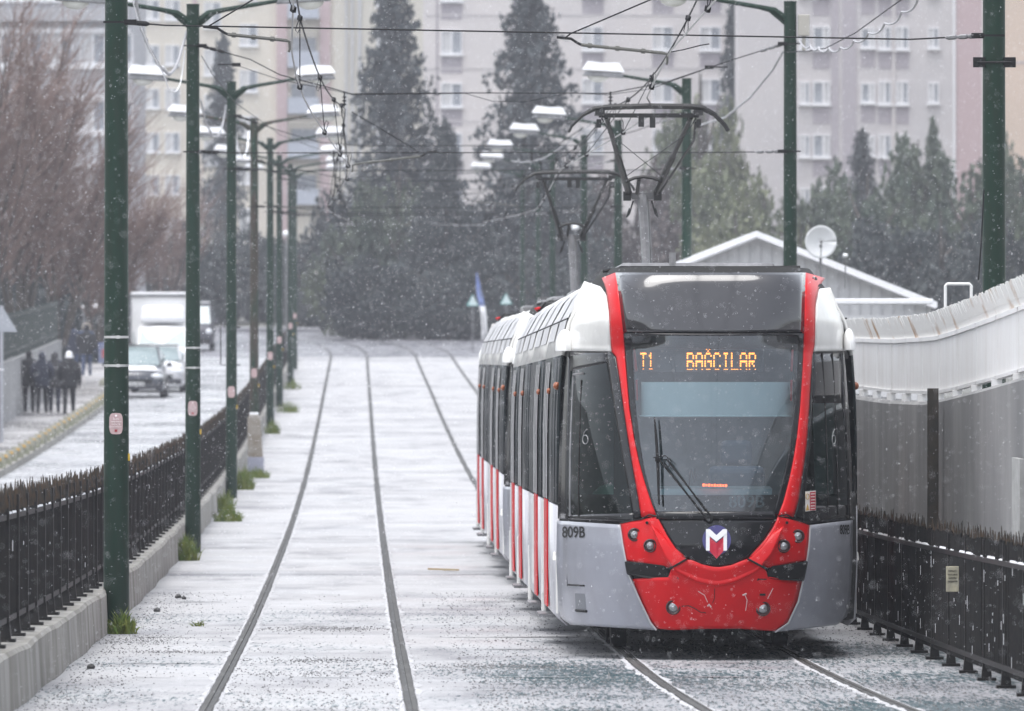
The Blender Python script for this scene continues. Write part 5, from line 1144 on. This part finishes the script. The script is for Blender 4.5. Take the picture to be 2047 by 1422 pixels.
# ================================================================ BUILDINGS BEYOND
WFRAME = mat("white window frame", (.72, .72, .74), .5); WPANE = mat("window pane", (.20, .22, .26), .12, c2=(.34, .36, .40), scale=.8, coat=.4); CURT = mat("curtain", (.55, .55, .56), .8); WREV = mat("window reveal", (.36, .33, .36), .8)
def building(name, px0, px1, D, depth, label, wall, wins, ztop=22, strips=(), bands=(), balconies=(), rz=0, roof=True):
    """a block whose front stands at distance D between two pixel columns; wins: (px, py, w, h, style)"""
    k = D / FPX; x0, x1 = (px0 - CXP) * k, (px1 - CXP) * k; zb = G(min(D, 560)) - 1.0
    root = thing(name, ((x0 + x1) / 2, D, zb), label, "building"); cx = (x0 + x1) / 2
    MB().box((0, depth / 2, (ztop - zb) / 2), (x1 - x0, depth, ztop - zb)).build("wall", wall, root)
    if roof: MB().box((0, depth / 2, ztop - zb + .2), (x1 - x0 + .8, depth + .8, .4)).build("roof", STEEL, root)
    for px_a, px_b, m, o in strips: a, b = (px_a - CXP) * k - cx, (px_b - CXP) * k - cx; MB().box(((a + b) / 2, -o / 2, (ztop - zb) / 2), (b - a, o, ztop - zb - .2)).build("pilaster", m, root)
    for py, hpx, m, o, pa, pb in bands:
        a, b = (pa - CXP) * k - cx, (pb - CXP) * k - cx; z = (HZ - py) * k - zb; MB().box(((a + b) / 2, -o / 2, z), (b - a, o, hpx * k)).build("band", m, root)
    proto = {}
    for px, py, wpx, hpx, style in wins:
        z = (HZ - py) * k - zb; x = (px - CXP) * k - cx; W_, H_ = wpx * k, hpx * k
        if z + H_ / 2 > ztop - zb or abs(x) > (x1 - x0) / 2: continue
        key = (wpx, hpx, style)
        if key not in proto:
            m = MB(); f = .075
            for sx in (-1, 1): m.box((sx * (W_ / 2 - f / 2), -.05, 0), (f, .10, H_))
            m.box((0, -.05, H_ / 2 - f / 2), (W_ - 2 * f, .10, f)).box((0, -.06, -H_ / 2 + f / 2), (W_ - 2 * f, .12, f)).box((0 if style != 'off' else W_ * .12, -.045, 0), (f * 1.3, .09, H_ - 2 * f)); m.box((0, -.09, -H_ / 2 - .05), (W_ + .15, .22, .10))
            fr = m.build("window", WFRAME, root)
            p = MB(); p.box((0, -.02, 0), (W_ - 2 * f, .03, H_ - 2 * f)); p = p.build("pane", WPANE, fr)
            c = MB(); sg = 1 if style == 'off' else -1; c.box((sg * W_ * .22, -.036, 0), (W_ * .36, .01, H_ - 2 * f - .02)); c.build("curtain", CURT, p)
            if style in ('apron', 'off'): a = MB(); a.box((0, -.012, -H_ / 2 - .10 - .45), (W_, .024, .88)); a.build("apron", WREV, fr)
            proto[key] = fr; o = fr
        else: o = copy_tree(proto[key], root)
        o.location = (x, 0, z)
    for px, py, wpx in balconies:
        z = (HZ - py) * k - zb; x = (px - CXP) * k - cx; W_ = wpx * k; m = MB(); m.box((0, -.55, -.5), (W_, 1.1, .14)).box((0, -1.06, 0), (W_, .06, .9)); o = m.build("balcony", mat("balcony blue grey", (.40, .43, .50), .6), root); o.location = (x, 0, z)
        m = MB(); m.box((0, -.02, 1.0), (W_ * .8, .05, 1.1)); m.build("glazing", WPANE, o); m = MB(); m.box((0, -1.0, 1.55), (W_ * .95, .04, .5), rx=.5); m.build("awning", mat("awning cream", (.6, .56, .5), .8), o)
    return root
CREAM = mat("cream render", (.66, .61, .53), .85, c2=(.58, .54, .48), scale=.25); LAV = mat("pinkish render", (.64, .60, .59), .85, c2=(.58, .55, .55), scale=.2); LAV2 = mat("mauve render", (.56, .53, .53), .85, c2=(.50, .48, .49), scale=.2)
PINKB = mat("dusky pink strip", (.48, .37, .38), .85); GREYB = mat("grey slab render", (.50, .50, .52), .85, c2=(.42, .42, .44), scale=.3); WHITEB = mat("white band", (.74, .74, .76), .7); PEACH = mat("peach render", (.62, .49, .40), .85, c2=(.56, .45, .37), scale=.2); BEIGE = mat("beige render", (.56, .53, .47), .85, c2=(.50, .47, .42), scale=.3, stretch=(2, 2, .2))
DSTRIP = mat("dark mauve strip", (.40, .37, .40), .85)  # darker mauve for flat strips laid on the house fronts
rows_m = [-22, 85, 190, 290, 390, 490]
building("apartment_block", 846, 1470, 489, 14, "pinkish apartment block behind the two tall dark conifers", LAV, [(x, y - (8 if x > 1000 else 0), 42, 48, "apron") for y in rows_m for x in (903, 1046, 1185, 1325, 1420)], strips=((872, 876, WREV, .03),), bands=[(y + 52, 3, LAV2, .03, 848, 1468) for y in rows_m])
rows_r = [-30, 76, 186, 292, 398]
building("apartment_block", 1476, 1965, 470, 14, "mauve apartment block behind the one-lamp pole with the box", LAV2, [(x, y, w_, h_, st) for y in rows_r for x, w_, h_, st in ((1609, 20, 44, "plain"), (1642, 34, 46, "off"), (1735, 28, 40, "off"), (1769, 25, 46, "apron"), (1804, 25, 46, "apron"), (1866, 22, 42, "plain"))], strips=((1662, 1676, DSTRIP, .05), (1684, 1712, DSTRIP, .05), (1784, 1789, LAV, .1), (1905, 1910, WHITEB, .12), (1911, 1962, PINKB, .04)))
building("apartment_block", 2004, 2300, 440, 14, "peach coloured building at the top right corner", PEACH, [(2120, y, 40, 46, "apron") for y in (20, 130, 240)], bands=((125, 3, DSTRIP, .03, 2006, 2290),))
building("apartment_block", 262, 668, 590, 14, "cream apartment block with dusky pink strips behind the left poles", CREAM, [(x, y, 30, 40, st) for y in (20, 110, 197, 285, 370, 455) for x, st in ((304, "plain"), (345, "plain"))] + [(x, y + 30, 36, 44, "plain") for y in (-52, 40, 132, 224, 316, 408) for x in (497,)] + [(425, y, 34, 52, "plain") for y in (30, 125, 215, 305, 395)], strips=((262, 266, GREYB, .1), (385, 394, PINKB, .1), (553, 574, PINKB, .35), (640, 660, PINKB, .35), (268, 284, GREYB, .05)), balconies=[(607, y, 62) for y in (20, 118, 210, 300, 392)])
building("apartment_block", 668, 846, 560, 14, "beige block with rain-streaked pipes left of the tall conifer", BEIGE, [(770, y, 34, 44, "apron") for y in (-10, 85, 180, 275, 370)], strips=((690, 694, GREYB, .12), (702, 706, GREYB, .12), (716, 722, GREYB, .12)))
building("apartment_block", -160, 262, 400, 16, "grey block with white window bands behind the bare reddish tree", GREYB, [(x, y, 52, 62, "plain") for y in (-30, 98, 232, 366) for x in (-60, 0, 60, 120, 186, 240)], bands=[(b + d, 9, WHITEB, .25, -158, 260) for b in (98, 232, 366) for d in (-36, 36)] + [(30, 26, mat("slab grey", (.38, .38, .40), .8), .6, -158, 260)])
# white gabled shed behind the fence, its dish and lean-to
SHEDW = mat("shed cladding", (.64, .64, .65), .6, c2=(.55, .55, .57), scale=.6, stretch=(3, 3, .3))
k = 170 / FPX; X = lambda p: (p - 1590) * k; Z = lambda p: (640 - p) * k
root = thing("shed", ((1590 - CXP) * k, 170, 0), "white gabled shed with snowy roof behind the white security fence", "shed")
base = -2.2
MB().prism([(X(1330), base), (X(1862), base), (X(1862), Z(612)), (X(1512), Z(476)), (X(1330), Z(545))], 'y', 0, 9).build("wall", SHEDW, root)
mb = MB()
for p in range(1345, 1860, 22):
    zt = Z(476 + (p - 1512) * .389) if p > 1512 else Z(476 + (1512 - p) * .379); mb.box((X(p), -.012, (zt - .05 + base) / 2), (.02, .024, zt - .05 - base))
mb.build("cladding_rib", mat("rib grey", (.5, .5, .52), .6), root)
mb = MB()
for sg, a, b in ((1, (1512, 462), (1872, 604)), (-1, (1512, 462), (1312, 540))):
    p = [(X(a[0]), Z(a[1])), (X(b[0]), Z(b[1])), (X(b[0]), Z(b[1] + 12)), (X(a[0]), Z(a[1] + 13))]; mb.prism(p if sg > 0 else p[::-1], 'y', -.35, 9.3)
mb.build("roof", SNOW, root)
mb = MB()
for a, b in (((1512, 475), (1868, 617)), ((1512, 475), (1316, 553))): mb.tube([(X(a[0]), -.36, Z(a[1])), (X(b[0]), -.36, Z(b[1]))], .028, 5)
mb.build("barge_board", mat("barge grey", (.45, .45, .47), .6), root)
k2 = 150 / FPX
root = thing("lean_to", ((1760 - CXP) * k2, 150, -2.0), "low flat-roofed white lean-to before the gabled shed", "shed"); MB().box((0, 1.2, .98), (190 * k2 * 1.05, 2.4, 1.96 + (640 - 612) * k2)).build("wall", SHEDW, root)
MB().box((0, 1.2, 2.0 + (640 - 603) * k2), (200 * k2 * 1.05, 2.6, .09)).build("roof", SNOW, root, bevel=.02)
k3 = 168 / FPX
root = thing("satellite_dish", ((1641 - CXP) * k3, 168, (640 - 484) * k3), "white round satellite dish above the shed roof", "satellite dish")
mb = MB(); rows = [[(.29 * f * math.cos(2 * PI * j / 24), -.0 - .09 * (1 - f * f) * -1, .30 * f * math.sin(2 * PI * j / 24)) for j in range(25)] for f in (.01, .3, .6, .85, 1)]; mb.grid(rows); mb.build("reflector", mat("dish white", (.66, .67, .68), .5), root, smooth=True, solid=.015)
MB().tube([(0, .05, -.05), (0, .14, -.2), (0, .14, -.7)], .025, 6).build("mast", STEEL, root); MB().tube([(0, .02, -.27), (0, -.25, -.02)], .01, 5).ell((0, -.26, 0), (.03, .04, .03), 8, 5).build("feed_arm", STEEL, root)
root = thing("floodlight", at(1690, 511, 168), "small white floodlight right of the satellite dish", "lamp"); MB().ell((0, 0, 0), (.05, .09, .035), 10, 6).build("lamp_head", SNOW, root, smooth=True); MB().tube([(0, .05, 0), (0, .05, -.6)], .012, 5).build("bracket", STEEL, root)
# ================================================================ TREES
BARK = mat("bark", (.05, .04, .035), .9, c2=(.09, .08, .07), scale=5)
def leafm(n, a, b): return mat(n, a, .75, c2=b, scale=.9, lo=.4, hi=.6)
LEAF = {"dark": leafm("dark evergreen leaf", (.024, .034, .036), (.042, .052, .052)), "green": leafm("evergreen leaf", (.045, .068, .047), (.085, .105, .065)), "olive": leafm("olive leaf", (.09, .11, .06), (.16, .17, .10)), "con": leafm("conifer needle", (.036, .046, .052), (.055, .066, .07)), "brown": leafm("bare brownish twigs", (.07, .055, .055), (.11, .09, .085))}
def quad(mb, c, u, v): mb.add([c - u - v * .5, c + u * .2 - v, c + u + v * .4, c - u * .3 + v], [(0, 1, 2, 3)])
def rv(r): 
    while True:
        v = Vector((r.uniform(-1, 1), r.uniform(-1, 1), r.uniform(-1, 1)))
        if .01 < v.length < 1: return v
def broad_crown(seed, n=5200, size=.15):
    r = random.Random(seed); mb = MB(); lobes = []
    for i in range(34):
        v = rv(r).normalized(); lobes.append((Vector((v.x * .62, v.y * .62, .55 + v.z * .42)) * r.uniform(.75, 1.05), r.uniform(.16, .30)))
    for i in range(n):
        c, rad = r.choice(lobes); d = rv(r).normalized() * (rad * r.random() ** .35); p = c + d
        if p.z < .02: continue
        u = rv(r).normalized() * size * r.uniform(.12, .30); v = u.cross(rv(r)).normalized() * u.length * .75; quad(mb, p, u, v)
    return mb
def conifer_crown(seed, n=480, lean=.0):
    r = random.Random(seed); mb = MB()
    for i in range(n):
        h = r.random() ** .8; z = .04 + .96 * h; R_ = (1 - h) ** .62 * r.uniform(.6, 1.15) * .42 + .03; a = r.uniform(0, 6.283); k = int(10 + 60 * R_)
        tipz = r.uniform(-.06, .05)
        for j in range(k):
            u = (j + r.random()) / k; p = Vector((math.cos(a) * R_ * u, math.sin(a) * R_ * u, z + tipz * u * u - .02 * u)) + rv(r) * .022 * (1.2 - u * .5)
            q = rv(r).normalized() * r.uniform(.010, .024); q.z *= .45; v = q.cross(rv(r)).normalized() * q.length * .6; quad(mb, p, q, v)
    return mb
CM = {}
def crown_mesh(kind, seed, leaf):
    key = (kind, seed, leaf)
    if key not in CM:
        mb = broad_crown(seed) if kind == "broad" else conifer_crown(seed); me = bpy.data.meshes.new("crown"); me.from_pydata([tuple(v) for v in mb.v], [], mb.f); me.materials.append(LEAF[leaf]); CM[key] = me
    return CM[key]
def tree(kind, px, ytop, wpx, D, leaf, label, seed=1, ybase=None, group=None, name=None, rz=None):
    k = D / FPX; zt = (HZ - ytop) * k; zb = G(min(D, 560)) + (max(0, D - 455) * .02) - .1; H = zt - zb; W_ = wpx * k
    root = thing(name or ("conifer" if kind == "con" else "broad_tree"), ((px - CXP) * k, D, zb), label, "tree", group, rnd.uniform(0, 6.28) if rz is None else rz)
    c = bpy.data.objects.new("crown", crown_mesh(kind, seed, leaf)); COL.objects.link(c); c.parent = root
    z0 = .04 * H if kind == "con" else .0
    c.location = (0, 0, z0); c.scale = (W_ / (.60 if kind == "con" else 1.5), W_ / (.60 if kind == "con" else 1.5), (H - z0) / (1.0 if kind == "con" else 1.12))
    m = MB(); m.tube([(0, 0, 0), (.03 * W_, 0, H * .3), (-.01 * W_, .02 * W_, H * .6), (0, 0, H * .93)], [.03 * H, .022 * H, .014 * H, .004 * H], 8)
    if kind == "broad":
        for j in range(7):
            a = j * 2.4; z = H * (.25 + .06 * j); m.tube([(0, 0, z), (math.cos(a) * W_ * .18, math.sin(a) * W_ * .18, z + H * .1), (math.cos(a) * W_ * .34, math.sin(a) * W_ * .34, z + H * .24)], [.012 * H, .008 * H, .003 * H], 6)
    m.build("trunk", BARK, root, smooth=True); return root
tree("con", 787, -62, 205, 442, "con", "tall dark conifer left of the twin pair, its tip out of frame", 1)
tree("con", 1060, -40, 235, 438, "con", "tall broad dark conifer right of the pair, behind the pantographs", 2)
tree("con", 446, 70, 100, 545, "con", "small hazy bluish conifer before the cream block", 3)
tree("con", 1468, -10, 90, 478, "con", "hazy thin conifer at the top beside the one-lamp pole", 4)
tree("con", 1722, 262, 95, 452, "con", "small ragged conifer before the mauve block", 5)
tree("con", 890, 240, 110, 425, "dark", "short dark conifer between the twin tall conifers", 3)
tree("con", 1865, 238, 70, 440, "green", "narrow green conifer among bushy trees at right", 2)
G1 = "evergreen trees beyond the bend"
N = [(620, 430, 200, 470, "dark", 11, "dark bushy evergreen just right of the distant left poles"), (715, 330, 190, 455, "dark", 12, "dark evergreen under the left tall conifer"), (800, 300, 230, 432, "green", 13, "greenish evergreen at foot of the left tall conifer"), (690, 420, 170, 436, "green", 14, "pale-topped green tree at centre left of the bend"), (905, 370, 240, 428, "dark", 11, "dark evergreen between the feet of the two conifers"), (1000, 330, 210, 446, "dark", 13, "dark evergreen behind the drooping far wires"), (1085, 300, 220, 452, "dark", 12, "dark tree behind the farther pantograph"), (1185, 330, 190, 462, "brown", 14, "brownish bare tree behind the grey pantograph mast"), (760, 500, 230, 424, "dark", 14, "low dark bush where the road bends away"), (900, 520, 240, 422, "dark", 12, "low dark bush left of the leaning banner"), (1040, 470, 230, 424, "dark", 13, "low dark bush behind the small triangular signs"), (560, 440, 150, 500, "dark", 13, "hazy dark tree behind the distant left poles"), (470, 455, 190, 476, "dark", 12, "dark hazy tree between the third and fourth left poles"), (345, 430, 170, 470, "dark", 14, "dark hazy tree behind the box truck"), (280, 470, 160, 440, "dark", 11, "dark tree just right of the nearest pole"), (1180, 470, 200, 430, "dark", 11, "low dark tree behind the red tram corner"), (660, 560, 190, 462, "dark", 12, "low dark scrub at the left end of the bend"), (830, 590, 200, 458, "dark", 14, "low dark scrub straight behind the bend's middle"), (960, 600, 180, 455, "dark", 11, "low dark scrub behind the leaning banner's foot"), (420, 540, 170, 470, "dark", 11, "low dark scrub above the grey parapet"), (560, 560, 180, 475, "dark", 14, "low scrub behind the farthest left poles"), (1120, 560, 180, 455, "dark", 14, "low scrub behind the farther tram's roof")]
for px, yt, wp, D, lf, sd_, lb in N: tree("broad", px, yt, wp, D, lf, lb, sd_, group=G1)
G2 = "bushy trees behind the shed"
N = [(1400, 105, 230, 455, "olive", 13, "tall olive-green tree left of the one-lamp pole with the box"), (1330, 330, 170, 440, "brown", 12, "bare brownish tree between the near pantograph and pole"), (1440, 290, 210, 420, "olive", 14, "yellowish green tree just left of the one-lamp pole"), (1530, 340, 200, 410, "olive", 11, "rounded olive tree behind the shed ridge"), (1640, 330, 210, 430, "green", 12, "green tree behind the satellite dish"), (1735, 320, 210, 405, "green", 13, "broad green tree behind the shed's right slope"), (1835, 250, 230, 425, "green", 14, "tallest bushy green tree before the mauve block"), (1940, 300, 220, 410, "green", 11, "green tree just left of the right edge pole"), (2040, 285, 190, 420, "green", 12, "green tree at the right edge under the peach building"), (1880, 400, 260, 380, "dark", 13, "dark bush low behind the spiked white fence"), (1740, 420, 240, 385, "dark", 14, "dark bush right behind the shed"), (1600, 430, 220, 390, "green", 13, "bush half hidden by the shed's gable"), (1470, 400, 220, 392, "olive", 12, "olive bush behind the shed's left slope"), (2010, 420, 220, 375, "dark", 12, "dark bush at right edge above the spikes"), (1345, 430, 180, 396, "brown", 11, "brownish scrub left of the shed")]
for px, yt, wp, D, lf, sd_, lb in N: tree("broad", px, yt, wp, D, lf, lb, sd_, group=G2)
for px, yt, wp, D, lf, sd_, lb in [(120, 420, 300, 352, "dark", 12, "dark bush behind the bare reddish trees at left"), (20, 330, 260, 356, "brown", 13, "dull brown tree deep behind the bare reddish twigs"), (235, 520, 170, 362, "dark", 14, "dark bush beside the bus shelter"), (60, 560, 200, 345, "dark", 11, "low dark bush over the garden fence")]: tree("broad", px, yt, wp, D, lf, lb, sd_)
# bare reddish trees at the left: fans of thin upright twigs
TWIG = mat("reddish twig", (.15, .09, .078), .7, c2=(.25, .18, .155), scale=3)
def bare_tree(px, D, label, seed, H=9.5, n=900, lean=.25):
    r = random.Random(seed); zb = G(D) + 1.3; root = thing("bare_tree", ((px - CXP) * D / FPX, D, zb), label, "tree", "bare reddish trees behind the garden wall")
    tr = MB(); tw = MB(); tips = []
    for i in range(11):
        a = r.uniform(0, 6.28); sp = r.uniform(.2, 1.0); h = H * r.uniform(.45, .78)
        p0 = Vector((math.cos(a) * .15, math.sin(a) * .15, 0)); p1 = p0 + Vector((math.cos(a) * sp * .9, math.sin(a) * sp * .6, h * .5)); p2 = p1 + Vector((math.cos(a) * sp * 1.0 + lean, math.sin(a) * sp * .7, h * .5)); tr.tube([p0, p1, p2], [.10, .06, .025], 6); tips += [(p0.lerp(p1, .5), p1), (p1, p2), (p1, p2)]
    for i in range(n):
        a_, b_ = r.choice(tips); p = a_.lerp(b_, r.random()); L = r.uniform(1.0, 3.6) * (1 - .2 * (p.z / H)); d = Vector((r.gauss(lean, .38), r.gauss(0, .3), 1)).normalized(); bn = Vector((r.gauss(.10, .15), 0, r.gauss(-.02, .1)))
        q1 = p + d * L * .5; q2 = p + d * L + bn * L * .5; tw.tube([p, q1, q2], [.020, .014, .006], 3, caps=False)
        for j in range(2):
            s_ = p.lerp(q1, r.random()); d2 = (d + Vector((r.gauss(0, .4), r.gauss(0, .4), r.gauss(0, .2)))).normalized(); tw.tube([s_, s_ + d2 * L * r.uniform(.25, .5)], [.013, .006], 3, caps=False)
    tr.build("trunk", BARK, root, smooth=True); tw.build("crown", TWIG, root, fix=False); return root
bare_tree(40, 306, "bare reddish tree at the left edge, dense upright twigs", 1, 14.5, 950)
bare_tree(120, 312, "bare reddish tree just left of the nearest green pole, leaning right", 2, 11.5, 850, .42)
bare_tree(-40, 300, "bare reddish tree cut by the left picture edge", 3, 14.5, 750)
bare_tree(195, 322, "lowest bare reddish tree, its thin branches reaching past the nearest pole", 4, 5.6, 700, .5)
bare_tree(330, 400, "small bare tree with thin spreading twigs left of the second pole", 5, 6.2, 260, .1)
# ================================================================ FALLING SNOW and the hazy air
import numpy as np
ng = np.random.default_rng(5)
def flakes(n, d0, d1, pw, r0, r1):
    D = d0 + (d1 - d0) * ng.random(n) ** pw; c = np.stack([ng.uniform(-1, 1, n) * (.072 * D + 1.5), D, ng.uniform(-1, 1, n) * (.051 * D + 1) - .004 * D], 1)
    gz = np.interp(c[:, 1], [q[0] for q in GT], [q[1] for q in GT]); c = c[c[:, 2] > gz + .06]; k = len(c)
    r = (r0 + (r1 - r0) * ng.random(k) ** 1.8)[:, None]
    st = np.stack([ng.normal(-.3, .25, k), ng.normal(0, .2, k), -np.ones(k)], 1) * r * ng.uniform(1.0, 2.0, (k, 1)); ex = np.array([[1, 0, 0]]) * r * .85; ey = np.array([[0, 1, 0]]) * r * .85
    return np.stack([c + st, c - st, c + ex, c - ex, c + ey, c - ey], 1)
V_ = np.concatenate([flakes(80000, 30, 130, .9, .0013, .0031), flakes(125000, 120, 415, .75, .0042, .0085)]); k = len(V_)
F_ = np.array([(0, 2, 4), (0, 4, 3), (0, 3, 5), (0, 5, 2), (1, 4, 2), (1, 3, 4), (1, 5, 3), (1, 2, 5)]); F_ = (F_[None] + 6 * np.arange(k)[:, None, None]).reshape(-1)
me = bpy.data.meshes.new("falling_snow"); me.vertices.add(6 * k); me.vertices.foreach_set("co", V_.reshape(-1).astype(np.float32)); me.loops.add(24 * k); me.loops.foreach_set("vertex_index", F_.astype(np.int32)); me.polygons.add(8 * k); me.polygons.foreach_set("loop_start", np.arange(0, 24 * k, 3, dtype=np.int32)); me.update(calc_edges=True)
me.materials.append(mat("snowflake", (.9, .9, .93), .8)); o = bpy.data.objects.new("falling_snow", me); COL.objects.link(o); tag(o, "white snowflakes drifting through the air", "snow", kind="stuff")
hz = MB().box((0, 320, 12), (260, 720, 44)).build("haze", None)
hm = bpy.data.materials.new("haze"); hm.use_nodes = True; n = hm.node_tree.nodes; n.remove(n["Principled BSDF"]); v = n.new("ShaderNodeVolumePrincipled"); v.inputs["Color"].default_value = (.90, .92, 1.0, 1); v.inputs["Density"].default_value = .00027; v.inputs["Anisotropy"].default_value = .2
hm.node_tree.links.new(v.outputs[0], n["Material Output"].inputs["Volume"]); hz.data.materials.append(hm); tag(hz, "pale snowy haze filling the street", "haze", kind="stuff")
